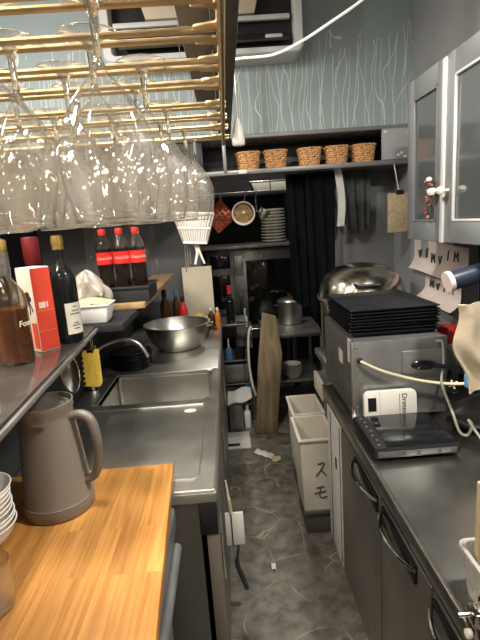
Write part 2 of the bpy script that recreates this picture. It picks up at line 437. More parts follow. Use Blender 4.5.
struct('wall_partition', B().box(-.80, -.74, .2, 3.55, 0, 1.235, 0), 'dark_wall')
struct('wall_panel_left', B().box(-1.4, -.20, 3.55, 3.60, .0, 1.80, .004), 'dim_panel')
struct('wall_panel_right', B().box(.62, 1.12, 3.10, 3.14, 0, 1.87, .004), 'grey_panel')
struct('wall_pilaster', B().box(.96, 1.12, 1.95, 2.42, .86, 2.06, .003), 'grey_wall')
struct('wall_dark_panel', B().box(1.10, 1.12, .2, 2.0, .85, 1.48, 0), 'dark_wall')  # added panel that darkens the grey wall below the cabinet

# ------------------------------------------------------------------ beam over the bar
ob = thing('overhead_beam', 'long dark timber beam hanging above the brass glass rack', 'beam', (0, 1, 1.95))
B().box(0.0, .050, .2, 2.25, 1.95, 2.12, .003).build('fascia_board', 'dark_beam', ob)
B().box(-.058, -.001, .2, 1.58, 1.955, 2.08, .003).build('inner_board', 'brown_beam', ob)
for y in (.5, 2.0): B().box(.008, .037, y, y+.05, 2.12, 3.0, .002).build('hanger', 'dark_beam', ob)

# ------------------------------------------------------------------ brass rack
RY = [.53, .635, .745, .845, .99, 1.095, 1.21, 1.345]
RZ = 1.83
rk = thing('glass_rack', 'brass rail rack for stemware under the dark overhead beam', 'rack', (0, 1, 1.83))
def half_loop(b, y, dy, x0):
    b.tube([(x0, y, RZ), (-.045, y, RZ), (-.018, y+dy*.5, RZ), (.006, y+dy, RZ), (.012, y+dy*1.5, RZ)], .0042, 8, smooth=5)
for i, y in enumerate(RY):
    b = B()
    x0 = -.36 - .40*y
    half_loop(b, y-.014, -.014, x0); half_loop(b, y+.014, .014, x0)
    b.build('rail', 'brass', rk)
B().tube([(.012, .42, RZ), (.012, 1.46, RZ)], .0055, 10).build('end_rod', 'brass', rk)
B().tube([(.012, .42, RZ+.02), (.012, 1.46, RZ+.02)], .0045, 10).build('end_rod', 'brass', rk)
B().tube([(-.50, .42, RZ+.009), (-.93, 1.46, RZ+.009)], .0045, 10).build('end_rod', 'brass', rk)
for y in (.5, .99, 1.4):
    B().tube([(.012, y, RZ), (.022, y, 1.955)], .004, 8).build('hanging_rod', 'brass', rk)
    B().tube([(-.42-.40*y+.09, y, RZ+.009), (-.42-.40*y+.09, y, 3.0)], .004, 8).build('hanging_rod', 'brass', rk)

# wine glasses, hung upside down (origin at the foot)
def bowl_prof(R, h0, h1, t):
    out = []
    for k in range(15):
        u = k/14
        # shoulder, belly, rim
        r = R*(sin(min(1, u/.60)*pi/2)**.85) if u < .60 else R*(1-.20*((u-.60)/.40)**1.6)
        out.append((max(r, .0045), -(h0+(h1-h0)*u)))
    return out
def wine_glass(R, H, name):
    g = thing('wine_glass', name, 'glass', (0, 0, 0), 'wine glasses hanging in the brass rack')
    h0 = H*.31
    out = bowl_prof(R, h0, H, 0); inn = [(max(r-.0013, .0005), z-.001 if i < 13 else z) for i, (r, z) in enumerate(out)][1:]
    out[0] = (.0045, -h0)
    B().lathe(out, seg=72).ribs(13, .0004, -H+.004, -h0).build('bowl', 'glass', g, 80)
    rr = out[-1][0]; B().tube([(rr*cos(2*pi*k/48), rr*sin(2*pi*k/48), -H) for k in range(48)], .0011, 6, closed=True).build('lip', 'rim_glass', g, 60)
    B().lathe([(.0365, -.0015), (.03, -.002), (.02, -.004), (.008, -.010)], seg=40).build('foot', 'glass', g, 60)
    B().tube([(.0365*cos(2*pi*k/40), .0365*sin(2*pi*k/40), -.0015) for k in range(40)], .0010, 6, closed=True).build('foot_rim', 'rim_glass', g, 60)
    B().lathe([(0, -.005), (.009, -.009), (.0046, -.022), (.0038, -.05), (.0042, -h0*.92), (.007, -h0+.001), (0, -h0)], seg=28).build('stem', 'rim_glass', g, 60)
    return g
big = None
rowname = ['nearest row', 'second row', 'third row', 'fourth row', 'fifth row', 'sixth row', 'seventh row', 'farthest row']
x_right = [-.118, -.150, -.105, -.135, -.10, -.125, -.085, -.068]
xpos = [3, 3, 3, 4, 4, 5, 5, 6]
big = wine_glass(.053, .226, ''); small = wine_glass(.0465, .214, '')
used = set()
for i, y in enumerate(RY):
    for k in range(xpos[i]):
        x = x_right[i] - k*(.112 if i % 2 == 0 else .099) + random.uniform(-.0025, .0025)
        if x < -.42*y - .13: continue
        src = big if (i % 2 == 0) else small
        side = 'rightmost' if k == 0 else ORD[k]+' from the right'
        lab = f'clear upside-down wine glass, {side} in the {rowname[i]} of the brass rack'
        pos = (x, y+random.uniform(-.0015, .0015), RZ+.0075)
        rz = random.uniform(0, 6)
        if src not in used:
            src.location = pos; src['label'] = lab; used.add(src)
        else: dup(src, pos, lab, rz)

# ------------------------------------------------------------------ ceiling cassette
ac = thing('air_conditioner', 'grey wall mounted air conditioner with dark open louvre on the wallpaper', 'air conditioner', (-.04, 2.7, 2.40))
def fpoly(b, pts, y, h, bev=0): b.prism([(x, z) for x, z in pts], h, Matrix.Translation((0, y+h, 0)) @ Matrix.Rotation(RD(90), 4, 'X'), bev); return b
XA, XB, ZA, ZB = -.56, .475, 2.44, 2.97
cr_ = .045
def rc(x0, x1, z0, z1, r):
    p = []
    for cx_, cz_, a0 in ((x1-r, z0+r, -90), (x1-r, z1-r, 0), (x0+r, z1-r, 90), (x0+r, z0+r, 180)):
        for k in range(6): a = RD(a0+18*k); p.append((cx_+r*cos(a), cz_+r*sin(a)))
    return p
bm = bmesh.new()
o_ = rc(XA, XB, ZA, ZB, cr_); i_ = rc(XA+.05, XB-.045, ZA+.035, ZB-.05, .02)
def rg(p, y): return [bm.verts.new((x, y, z)) for x, z in p]
RR = [rg(o_, 2.80), rg(o_, 2.625), rg(rc(XA+.006, XB-.006, ZA+.006, ZB-.006, cr_), 2.617), rg(rc(XA+.043, XB-.038, ZA+.03, ZB-.043, .022), 2.617), rg(i_, 2.63), rg(i_, 2.77)]
for A, C in zip(RR[:-1], RR[1:]):
    for k in range(len(A)): bm.faces.new((A[k], A[(k+1) % len(A)], C[(k+1) % len(A)], C[k]))
bm.faces.new(RR[0]); bmesh.ops.recalc_face_normals(bm, faces=bm.faces)
b = B(); b._merge(bm); b.build('casing', 'ac_grey', ac)
B().box(XA+.052, XB-.047, 2.70, 2.72, ZA+.037, ZB-.052, 0).build('inner_pan', 'black', ac)
B().box(-.50, .41, 2.635, 2.66, 2.605, 2.63, .006).build('louvre_bar', 'ac_grey', ac)
B().box(-.48, .40, -.05, .05, -.006, .006, .003, M=Matrix.Translation((0, 2.67, 2.535)) @ Matrix.Rotation(RD(35), 4, 'X')).build('louvre_flap', 'dark_beam', ac)
B().box(.28, .37, 2.64, 2.66, 2.515, 2.54, .006, M=None).build('sensor_cover', 'ac_grey', ac)
b = B(); fpoly(b, [(-.33, 2.64), (.23, 2.64), (.30, 2.90), (-.40, 2.90)], 2.64, .04, .006); b.build('centre_grille', 'ac_cream', ac)

wc = B().tube([(.052, 1.87, 2.13), (.07, 1.86, 2.18), (.22, 1.86, 2.19), (.33, 1.86, 2.23), (.44, 1.87, 2.29), (.56, 1.88, 2.36), (.70, 1.9, 2.46), (.90, 1.9, 2.62), (1.0, 1.9, 2.80), (1.02, 1.9, 3.0)], .0052, 8, smooth=6).build('cable', 'white_cable')
tag(wc, 'white cable drooping from the ceiling in front of the patterned wallpaper', 'cable')
pl = thing('pull_switch', 'white plastic pull switch hanging on a thin cord beside the beam', 'switch', (.062, 1.9, 1.89))
B().tube([(.077, 1.9, 3.0), (.077, 1.9, 1.985)], .0022, 8).build('cord', 'white_cable', pl)
B().lathe([(0, 0), (.020, 0), (.0245, .006), (.025, .02), (.017, .07), (.010, .092), (.006, .10), (0, .10)], (.076, 1.9, 1.888), 24).build('handle', 'white_plastic', pl)

# ------------------------------------------------------------------ basket shelf
bs = thing('wall_shelf', 'long grey recessed shelf below the wallpaper carrying the wicker baskets', 'shelf', (.4, 2.95, 1.87))
B().box(-.16, 1.12, 2.79, 3.12, 1.865, 1.892, .004).build('shelf_board', 'shelf_grey', bs)
B().box(-.16, 1.12, 3.12, 3.14, 1.865, 2.07, 0).build('back_panel', 'black', bs)
b = B().box(.935, 1.115, 2.785, 2.80, 1.892, 2.062, .003).build('end_panel', 'grey_wall', bs)
for x, z in ((.955, 2.045), (1.05, 1.925), (1.07, 1.905), (1.03, 1.915), (1.09, 2.03)):
    B().lathe([(0, 0), (.008, 0), (.007, .004), (0, .005)], seg=12, M=Matrix.Translation((x, 2.785, z)) @ Matrix.Rotation(RD(90), 4, 'X')).build('screw', 'white_plastic', b)
B().box(-.17, -.10, 2.80, 3.12, 1.80, 2.065, .003).build('end_panel', 'black', bs)
B().box(.015, .035, 2.782, 2.80, 1.88, 2.05, .003, M=None).build('bracket', 'shelf_grey', bs)
B().box(.10, .15, 2.778, 2.79, 1.868, 1.89, .002).build('price_tag', 'white_plastic', bs)
struct('trim_2', B().box(-2.0, -.17, 2.80, 3.14, 1.75, 2.06, 0), 'dark_beam')

def basket():
    t = thing('wicker_basket', '', 'basket', (0, 0, 0), 'wicker baskets on the recessed shelf')
    w0, w1, d0, d1, h = .052, .064, .05, .062, .098
    b = B(); n = 8
    # woven walls: waling strands weaving in and out of the stakes
    def loop(z, ph, grow=0, r=.0062):
        u = z/h; w = w0+(w1-w0)*u+grow; d = d0+(d1-d0)*u+grow; pts = []
        per = 22
        for k in range(per):
            a = 2*pi*k/per
            s = 3.2
            ca, sa = cos(a), sin(a)
            x = w*math.copysign(abs(ca)**(2/s), ca); y = d*math.copysign(abs(sa)**(2/s), sa)
            o = .0036*(1 if (k+ph) % 2 else -1)
            L = math.hypot(x, y); pts.append((x*(1+o/L), y*(1+o/L), z))
        b.tube(pts, r, 6, closed=True)
    for i in range(n): loop(.006+i*(h-.014)/(n-1), i)
    b.box(-w0+.004, w0-.004, -d0+.004, d0-.004, 0, .006, .002)
    b.build('woven_body', 'wicker', t)
    b = B(); loop(h, 0, .003, .0065); b.build('rim', 'wicker', t)
    return t
b0 = basket()
bx = [.135, .298, .500, .661, .822]
bl = ['leftmost wicker basket on the grey shelf, beside the white pull switch', 'second wicker basket from the left on the grey shelf',
      'middle one of five wicker baskets on the grey shelf', 'fourth wicker basket from the left on the grey shelf', 'rightmost wicker basket on the grey shelf, next to the metal end panel']
for i, x in enumerate(bx):
    p = (x+.03, 2.885, 1.892)
    if i == 0: b0.location = p; b0['label'] = bl[0]; b0.rotation_euler = (0, 0, .05)
    else: dup(b0, p, bl[i], random.uniform(-.12, .12))

# ================================================================== left: sink counter
sk = thing('sink_unit', 'long stainless steel sink counter with drainboard along the left side', 'sink', (-.38, 2.3, 0))
b = B()
b.box(-.735, -.08, 1.19, 1.93, .818, .85, .006); b.box(-.735, -.08, 2.35, 3.5, .818, .85, .006)
b.box(-.735, -.625, 1.925, 2.355, .818, .85, .004); b.box(-.125, -.08, 1.925, 2.355, .818, .85, .004)
b.tube([(-.086, 1.20, .852), (-.086, 3.49, .852)], .006, 8); b.tube([(-.70, 1.198, .852), (-.086, 1.198, .852)], .006, 8)
b.build('worktop', 'counter_steel', sk)
B().tube([(-.64, 1.27, .849), (-.15, 1.27, .849), (-.135, 1.29, .849), (-.135, 1.85, .849), (-.15, 1.87, .849), (-.64, 1.87, .849)], .005, 8).build('drain_bead', 'counter_steel', sk)
b = B(); x0, x1, y0, y1, zb = -.625, -.125, 1.93, 2.35, .65
b.box(x0, x1, y0, y1, zb-.004, zb, 0); b.box(x0-.003, x0, y0, y1, zb, .845, 0); b.box(x1, x1+.003, y0, y1, zb, .845, 0)
b.box(x0, x1, y0-.003, y0, zb, .845, 0); b.box(x0, x1, y1, y1+.003, zb, .845, 0)
for (xa, ya) in ((x0+.012, y0+.012), (x0+.012, y1-.012), (x1-.012, y0+.012), (x1-.012, y1-.012)): b.cyl((xa, ya, zb), (xa, ya, .845), .012, 12)
bs_ = b.build('basin', 'steel', sk)
B().lathe([(0, 0), (.04, 0), (.045, .003), (.03, .004), (.0, .002)], (-.38, 2.14, zb), 24).build('drain', 'chrome', bs_)
B().lathe([(0, 0), (.02, 0), (.02, .0008), (0, .0008)], (-.20, 1.80, .8505), 20, sx=1.3, sy=.9).build('sticker', 'white_plastic', sk)
B().box(-.735, -.135, 1.195, 1.215, .04, .818, .003).build('side_panel', 'brushed_steel', sk)
B().box(-.120, -.083, 1.192, 1.225, .0, .715, .003).build('corner_post', 'brown_strip', sk)
B().box(-.135, -.084, 1.19, 1.24, .715, .818, .002).build('corner_gap', 'black', sk)
for ya, yb in ((1.24, 1.97), (1.98, 2.72), (2.73, 3.48)):
    d = B().box(-.105, -.088, ya, yb, .10, .80, .004).build('door', 'door_steel', sk)
    B().box(-.088, -.076, ya+.02, ya+.03, .5, .66, .003).build('door_handle', 'chrome', d)
B().box(-.73, -.11, 1.215, 3.48, .04, .10, 0).build('plinth', 'black', sk)
B().box(-.73, -.11, 3.47, 3.49, .10, .818, 0).build('side_panel', 'brushed_steel', sk)

fc = thing('faucet', 'curved steel swan neck faucet reaching over the sink basin', 'faucet', (-.69, 2.12, .85))
B().lathe([(0, 0), (.028, 0), (.028, .012), (.018, .02), (.018, .13), (.022, .135), (.022, .17), (0, .17)], (-.69, 2.12, .85), 20).build('body', 'chrome', fc)
B().tube([(-.69, 2.12, 1.02), (-.65, 2.12, 1.055), (-.60, 2.12, 1.083), (-.52, 2.12, 1.10), (-.45, 2.12, 1.072), (-.41, 2.12, 1.005)], .0115, 12, smooth=6).build('spout', 'steel', fc)
B().tube([(-.69, 2.09, .97), (-.66, 2.04, 1.0), (-.65, 2.01, 1.005)], [.009, .007, .008], 10).build('lever', 'chrome', fc)

mb = thing('mixing_bowl', 'large stainless mixing bowl standing behind the sink basin', 'bowl', (-.345, 2.83, .85))
pr = [(0, .0), (.105, 0), (.125, .006), (.165, .05), (.190, .105), (.200, .155), (.209, .158), (.209, .162), (.197, .161), (.186, .108), (.161, .054), (.12, .012), (0, .010)]
B().lathe(pr, (-.345, 2.83, .8505), 48).build('bowl_shell', 'steel', mb)
b = B(); b.tube([(-.155, 2.80, .985), (-.125, 2.79, .995), (-.125, 2.86, .995), (-.155, 2.85, .985)], .004, 8, smooth=4); b.build('ring_handle', 'chrome', mb)

def stack(name, prof, m, n, c, dz, labels, group, cat, seg=36, jit=.003, sub=None):
    src = None
    for i in range(n):
        p = (c[0]+random.uniform(-jit, jit), c[1]+random.uniform(-jit, jit), c[2]+i*dz)
        if src is None:
            src = B().lathe(prof, seg=seg).build(name, m); tag(src, labels(i, n), cat, group); src.location = p
        else: dup(src, p, labels(i, n))
def lab_stack(what, where):
    def f(i, n):
        if i == n-1: return f'{what}, topmost of the stack {where}'
        if i == 0: return f'{what}, bottom one of the stack {where}'
        return f'{what}, {ORD[n-1-i]} from the top of the stack {where}'
    return f
stack('black_plate', [(0, 0), (.06, 0), (.065, .004), (.11, .012), (.112, .016), (.108, .017), (.06, .008), (0, .008)], 'black_gloss', 7, (-.575, 2.50, .851), .0125,
      lab_stack('round black plate', 'under the faucet'), 'black plates beside the sink', 'plate')

# ledge above the sink
lg = thing('bar_ledge', 'raised dark glossy bar ledge where the liquor bottles stand', 'ledge', (-.7, 1.6, 1.235))
b = B(); b.prism([(-1.15, .3), (-.398, .3), (-.492, 1.64), (-1.15, 1.64)], .03, Matrix.Translation((0, 0, 1.24)), .004); b.build('ledge_top', 'bar_top', lg)
B().tube([(-.396, .3, 1.255), (-.490, 1.64, 1.255)], .007, 8).build('front_edge', 'dull_steel', lg)
B().box(-1.15, -.395, 1.645, 3.2, 1.24, 1.27, .004).build('ledge_top', 'black_matte', lg)

# liquor
def bottle_prof(R, h, rn, hn, sh=.04):
    return [(0, 0), (R*.9, 0), (R, .006), (R, h-hn-sh), (R*.93, h-hn-sh*.6), (R*.55, h-hn-sh*.12), (rn, h-hn+.004), (rn, h-.002), (0, h)]
LZ = 1.2705
w = thing('whisky_bottle', 'round whisky bottle with amber contents and grey neck collar at left edge', 'bottle', (-.582, 1.215, LZ))
c = (-.582, 1.215, LZ)
B().lathe([(0, 0), (.041, 0), (.044, .005), (.044, .165), (.040, .19), (.026, .213), (.016, .225), (.0145, .262), (.0132, .262), (.0145, .226), (.025, .211), (.0385, .188), (.0425, .163), (.0425, .007), (0, .007)], c, 36).build('bottle_glass', 'bottle_glass', w, 60)
B().lathe([(0, .0075), (.042, .0075), (.042, .148), (0, .148)], c, 36).build('whisky', 'whisky', w)
B().lathe([(0.0135, .235), (.017, .235), (.0185, .275), (.0185, .293), (0, .293)], c, 24).build('neck_collar', 'grey_cap', w)
B().lathe([(0, .293), (.017, .293), (.018, .297), (.018, .322), (.015, .326), (0, .326)], c, 24).build('cap', 'gold', w)
wrap_text('lettering', 'Four', 'carton_white', c, .0445, LZ+.108, RD(-18), .022, w, .1)
d = thing('dark_bottle', 'dark green bottle with olive cap behind the whisky bottle', 'bottle', (-.72, 1.42, LZ))
c = (-.705, 1.46, LZ); d.location = c
B().lathe(bottle_prof(.036, .315, .0145, .09), c, 28).build('bottle_glass', 'wine_glass_dark', d, 50)
B().lathe([(.015, .285), (.017, .285), (.017, .327), (.015, .33), (0, .33)], c, 20).build('cap', 'olive_cap', d)
d = thing('red_foil_bottle', 'dark bottle with a wide dark red foil top behind the carton', 'bottle', (-.628, 1.52, LZ)); c = (-.628, 1.52, LZ)
B().lathe(bottle_prof(.04, .30, .022, .10), c, 28).build('bottle_glass', 'wine_glass_dark', d, 50)
B().lathe([(.023, .24), (.025, .25), (.026, .27), (.026, .322), (.024, .327), (0, .328)], c, 24).build('foil', 'darkred_foil', d)
d = thing('wine_bottle', 'dark wine bottle with gold foil neck and cream label at ledge edge', 'bottle', (-.515, 1.375, LZ)); c = (-.505, 1.415, LZ); d.location = c
B().lathe([(0, .004), (.025, 0), (.036, .002), (.0385, .008), (.0385, .195), (.036, .212), (.022, .232), (.0150, .246), (.0142, .262), (.0142, .318), (0, .32)], c, 36).build('bottle_glass', 'wine_glass_dark', d, 50)
B().lathe([(.0148, .285), (.0162, .285), (.0162, .30), (.0178, .302), (.0178, .314), (.016, .326), (0, .327)], c, 24).build('foil', 'gold', d)
def arc_label(c, r, a0, a1, z0, z1, m, parent, name='label', th=.0006):
    return B().sheet(lambda u, v: (c[0]+r*cos(RD(a0+(a1-a0)*u)), c[1]+r*sin(RD(a0+(a1-a0)*u)), c[2]+z0+(z1-z0)*v), 20, 2, th).build(name, m, parent)
lb = arc_label(c, .0390, -78, 20, .03, .125, 'label_paper', d)
for k, zz in enumerate((.045, .055, .062, .09, .10, .112)):
    aw = (14, 20, 12, 24, 16, 8)[k]
    B().sheet(lambda u, v, zz=zz, aw=aw: (c[0]+.0395*cos(RD(-35-aw+2*aw*u)), c[1]+.0395*sin(RD(-35-aw+2*aw*u)), c[2]+zz+.0028*v), 8, 1, .0003).build('print_line', 'ink', lb)

ct = thing('whisky_carton', 'tall cream and red gift carton standing behind the whisky bottle', 'carton', (-.565, 1.28, LZ))
cM = Matrix.Translation((-.552, 1.30, LZ)) @ Matrix.Rotation(math.atan2(-.62, .78), 4, 'Z')   # local x runs along -front, local y along the red side
Mx = Matrix.Translation((-.552, 1.30, LZ)) @ Matrix(((.78, .62, 0, 0), (-.62, .78, 0, 0), (0, 0, 1, 0), (0, 0, 0, 1)))
B().box(-.078, 0, 0, .060, 0, .243, .0015, M=Mx).build('carton_body', 'carton_white', ct)
B().box(0, .0008, .001, .059, .003, .241, 0, M=Mx).build('red_side', 'red_carton', ct)
B().box(-.077, -.030, -.0008, 0, .10, .15, 0, M=Mx).build('front_panel', 'carton_white', ct)
for z_ in (.118, .058): B().box(.0008, .0014, .002, .058, z_, z_+.003, 0, M=Mx).build('gold_band', 'orange', ct)
for ya, yb in ((.012, .032), (.036, .040)): B().box(.0008, .0016, ya, yb, .127, .144, 0, M=Mx).build('white_print', 'carton_white', ct)
b = B()
for (x, z, r) in ((-.03, .165, .011), (-.040, .156, .009), (-.022, .155, .009), (-.031, .148, .008), (-.044, .168, .006)):
    b.lathe([(0, 0), (r, 0), (r, .0008), (0, .0008)], seg=10, M=Mx @ Matrix.Translation((x, -.0002, z)) @ Matrix.Rotation(RD(90), 4, 'X'))
for q in ((-.03, .15, -.012, .118), (-.03, .15, -.046, .12), (-.03, .15, -.028, .11)):
    b.tube([(q[0], -.001, q[1]), ((q[0]+q[2])/2+.004, -.001, (q[1]+q[3])/2), (q[2], -.001, q[3])], .0016, 6, M=Mx, smooth=3)
b.build('flower_emblem', 'ink', ct)
b = B(); b.box(-.03, -.004, -.0008, 0, .01, .085, 0, M=Mx); b.build('lower_panel', 'red_carton', ct)

st = thing('foam_tray', 'white foam tray holding beige noodles at the end of the ledge', 'tray', (-.515, 1.71, LZ))
cx, cy = -.515, 1.71
def rect4(hx, hy, z): return [(cx-hx, cy-hy, z), (cx+hx, cy-hy, z), (cx+hx, cy+hy, z), (cx-hx, cy+hy, z)]
b = B(); b.frustum(rect4(.056, .042, LZ), rect4(.070, .052, LZ+.066), .006)
b.build('tray_body', 'styrofoam', st)
b = B(); b.frustum(rect4(.074, .056, LZ+.064), rect4(.074, .056, LZ+.070), .002); b.build('rim', 'styrofoam', st)
b = B(); b.sheet(lambda u, v: (cx-.064+.128*u, cy-.046+.092*v, LZ+.0715+.016*(1-(2*u-1)**2)*(1-(2*v-1)**2)+.004*sin(23*u+9*v)*cos(17*v-11*u)), 20, 16, .004); b.build('noodles', 'noodles', st)
pb = B(); rnd = random.Random(4)
def crumple(u, v):
    a = 2*pi*u; rr = .072*(sin(pi*min(1, v*1.0+.12))**.6)*(1+.22*sin(3*a+7*v)+.14*sin(7*a-11*v))
    return (-.565+rr*cos(a)*1.05, 1.855+rr*sin(a), LZ+.012+.185*v+.010*sin(5*a+3*v))
pb.sheet(crumple, 36, 18, .001)
tag(pb.build('plastic_bag', 'bag_film', None, 70), 'crumpled translucent plastic bag behind the white foam tray', 'bag')

# cola pack on a plank
pk = tag(B().box(-.505, -.362, 1.93, 3.08, LZ, LZ+.024, .003).build('wooden_plank', 'plank_wood'), 'worn brown wooden plank lying on the dark ledge under the cola', 'plank')
bxk = thing('storage_box', 'low black storage box under the shrink wrapped cola bottles', 'box', (-.47, 2.08, LZ+.0245))
B().box(-.62, -.345, 1.965, 2.20, LZ+.0245, LZ+.088, .004).build('box_body', 'black_matte', bxk)
B().box(-.625, -.340, 1.96, 2.205, LZ+.078, LZ+.09, .003).build('lid', 'black', bxk)
CZ = LZ+.0905
def cola():
    t = thing('cola_bottle', '', 'bottle', (0, 0, 0), 'shrink wrapped cola bottles')
    body = [(0, 0), (.026, 0), (.031, .006), (.033, .02), (.031, .045), (.033, .075), (.034, .115), (.0345, .15), (.033, .165), (.026, .19), (.015, .212), (.0125, .218)]
    B().lathe(body[:9]+[(.0335, .163), (0, .163)], seg=28).build('cola', 'cola', t, 50)
    B().lathe([(.0340, .160), (.0305, .18), (.0255, .195), (.0155, .214), (.0125, .222), (.0115, .222), (.0145, .213), (.0245, .194), (.0295, .179), (.0332, .1635)], seg=28).build('bottle_neck', 'bottle_glass', t, 60)
    B().lathe([(0, .247), (.015, .247), (.0165, .243), (.0165, .224), (.0155, .221), (0, .221)], seg=24).build('cap', 'red', t)
    lb = B().lathe([(.0348, .098), (.0352, .098), (.0352, .150), (.0348, .150)], seg=28, closed=True).build('label', 'cola_label', t)
    wrap_text('lettering', 'Coca-Cola', 'white_plastic', (0, 0, 0), .0354, .124, RD(-78), .0165, lb, .25)
    return t
co = cola()
for i, (x, lab) in enumerate(((-.53, 'leftmost of three cola bottles with red caps and red labels'), (-.458, 'middle one of three cola bottles with red caps and labels'), (-.388, 'rightmost of three cola bottles, nearest the wooden plank'))):
    p = (x, 2.03, CZ)
    if i == 0: co.location = p; co['label'] = lab
    else: dup(co, p, lab, random.uniform(-.25, .25))
def wrapf(u, v):
    x = -.59+.29*u
    return (x, 1.975-.006*sin(9*u+5*v)+.05*max(0, u-.8)/.2*.6+.004*sin(31*u)*sin(13*v), CZ+.005+.285*v+.006*sin(7*u))
tag(B().sheet(wrapf, 40, 24, .0008).build('shrink_wrap', 'film', None, 70), 'wrinkled clear plastic wrap around the three cola bottles', 'plastic wrap')

# hanging things under the ledge end
yl = thing('scraper', 'yellow plastic scraper hanging from a metal clip under the ledge', 'scraper', (-.535, 1.672, 1.10))
b = B(); b.prism([(-.035, -.075), (.026, -.075), (.034, -.06), (.027, .07), (-.028, .07), (-.036, .05)], .012, FRONT(-.535, 1.68, 1.105) @ Matrix.Rotation(RD(-4), 4, 'Z'), .003); b.build('blade', 'yellow', yl)
for k in range(6): B().lathe([(0, 0), (.006, 0), (.006, .003), (0, .003)], seg=10, M=FRONT(-.570+.0005*k, 1.667, 1.045+.020*k)).build('tooth', 'black', yl)
b = B(); b.box(-.548, -.520, 1.668, 1.674, 1.16, 1.262, .002); b.box(-.556, -.512, 1.664, 1.678, 1.175, 1.19, .002); b.build('clip', 'chrome', yl)
ls = thing('strainer', 'wire strainer with steel loop rim hanging under the bar ledge', 'strainer', (-.615, 1.66, 1.10))
b = B(); pts = [(-.615+.033*cos(a), 1.66, 1.09+.075*sin(a)) for a in [2*pi*k/24 for k in range(24)]]
b.tube(pts, .004, 8, closed=True); b.build('rim', 'chrome', ls)
b = B(); b.sheet(lambda u, v: (-.615+.032*(2*u-1)*math.sqrt(max(0, 1-(2*v-1)**2*.98)), 1.663+.03*(1-(2*u-1)**2)*(1-(2*v-1)**2), 1.09+.073*(2*v-1)), 14, 18, .0008); b.build('mesh', 'dull_steel', ls)
B().tube([(-.615, 1.66, 1.165), (-.612, 1.66, 1.21), (-.610, 1.65, 1.238)], .004, 8).build('handle', 'chrome', ls)

# ------------------------------------------------------------------ pine board, jug, bowls
tb = thing('steel_table', 'low steel table with rounded rim below the orange pine board', 'table', (-.55, .7, 0))
b = B(); b.box(-.735, -.19, .3, 1.12, .80, .866, .012, seg=3); b.build('table_top', 'galvanised', tb)
B().tube([(-.186, .3, .79), (-.186, 1.05, .79)], .014, 12).build('rolled_rim', 'galvanised', tb)
for x in (-.70, -.24):
    for y in (.34, 1.06): B().cyl((x, y, 0), (x, y, .80), .017, 14).build('leg', 'galvanised', tb)
wbd = B(); wbd.prism([(-.96, .28), (-.150, .28), (-.209, 1.287), (-.96, 1.275)], .033, Matrix.Translation((0, 0, .867)), .003)
tag(wbd.build('pine_board', 'pine'), 'orange varnished pine board in the bottom left foreground', 'board')

jg = thing('jug', 'smoky grey translucent plastic water jug on the pine board', 'jug', (-.487, 1.11, .9005)); c = (-.487, 1.11, .9005)
B().lathe([(0, 0), (.083, 0), (.0875, .004), (.0885, .03), (.0865, .036), (.0845, .05), (.066, .255), (.066, .272), (.0685, .276), (.069, .292), (.066, .292), (.0635, .262), (.0635, .25), (.081, .05), (.082, .012), (0, .010)], c, 48).build('jug_body', 'jug', jg, 50)
B().lathe([(.0865, .031), (.0893, .031), (.0893, .0355), (.0865, .0355)], c, 48, closed=True).build('base_ring', 'jug', jg)
b = B(); b.lathe([(0, .268), (.060, .268), (.0625, .272), (.0625, .280), (.05, .284), (.046, .279), (0, .279)], c, 40); b.build('lid', 'jug_dark', jg)
B().box(c[0]-.006, c[0]+.022, c[1]-.0725, c[1]-.064, c[2]+.247, c[2]+.258, .003).build('spout_tab', 'jug_dark', jg)
b = B(); b.tube([(c[0]+.060, c[1]-.01, c[2]+.250), (c[0]+.093, c[1]-.015, c[2]+.256), (c[0]+.117, c[1]-.02, c[2]+.238), (c[0]+.126, c[1]-.022, c[2]+.18), (c[0]+.120, c[1]-.02, c[2]+.125), (c[0]+.104, c[1]-.015, c[2]+.088), (c[0]+.076, c[1]-.01, c[2]+.072)], [.0125]*20+[.011]*20, 12, smooth=6); b.build('handle', 'jug_dark', jg)

stack('white_bowl', [(0, 0), (.030, 0), (.033, .004), (.052, .018), (.068, .040), (.075, .058), (.077, .060), (.074, .061), (.065, .043), (.05, .022), (.03, .008), (0, .008)], 'porcelain', 9, (-.612, .96, .9005), .0112,
      lab_stack('white china bowl', 'left on the pine board'), 'stacked white bowls', 'bowl')
tm = B(); tm.lathe([(0, 0), (.034, 0), (.038, .004), (.041, .02), (.0415, .10), (.0395, .10), (.0388, .022), (.034, .014), (0, .014)], seg=36)
o = tag(tm.build('tumbler', 'clear_glass', None, 60), 'clear glass tumbler on the pine board in front of the white bowls', 'glass'); o.location = (-.500, .775, .9005)

# things hanging on the sink front
dp = thing('dustpan', 'small white dustpan hanging on the sink counter front above the floor', 'dustpan', (-.045, 1.5, .5))
B().box(-.079, -.012, 1.497, 1.503, .435, .57, .002).build('pan', 'white_plastic', dp)
B().box(-.058, -.054, 1.494, 1.498, .435, .60, .001).build('ridge', 'ink', dp)
B().tube([(-.056, 1.5, .565), (-.060, 1.5, .625)], .007, 8).build('handle', 'tan_wood', dp)
B().tube([(-.060, 1.5, .625), (-.066, 1.5, .70)], [.005, .003], 8).build('handle_tip', 'white_plastic', dp)
sp = B(); sp.tube([(-.07, 1.56, .44), (-.045, 1.57, .43), (-.04, 1.58, .36), (-.05, 1.6, .27), (-.03, 1.62, .18), (-.02, 1.64, .12)], [.005]*14+[.010]*12, 8, smooth=5)
tag(sp.build('cloth_strap', 'dark_cloth'), 'dark strap dangling from the sink counter below the white dustpan', 'strap')
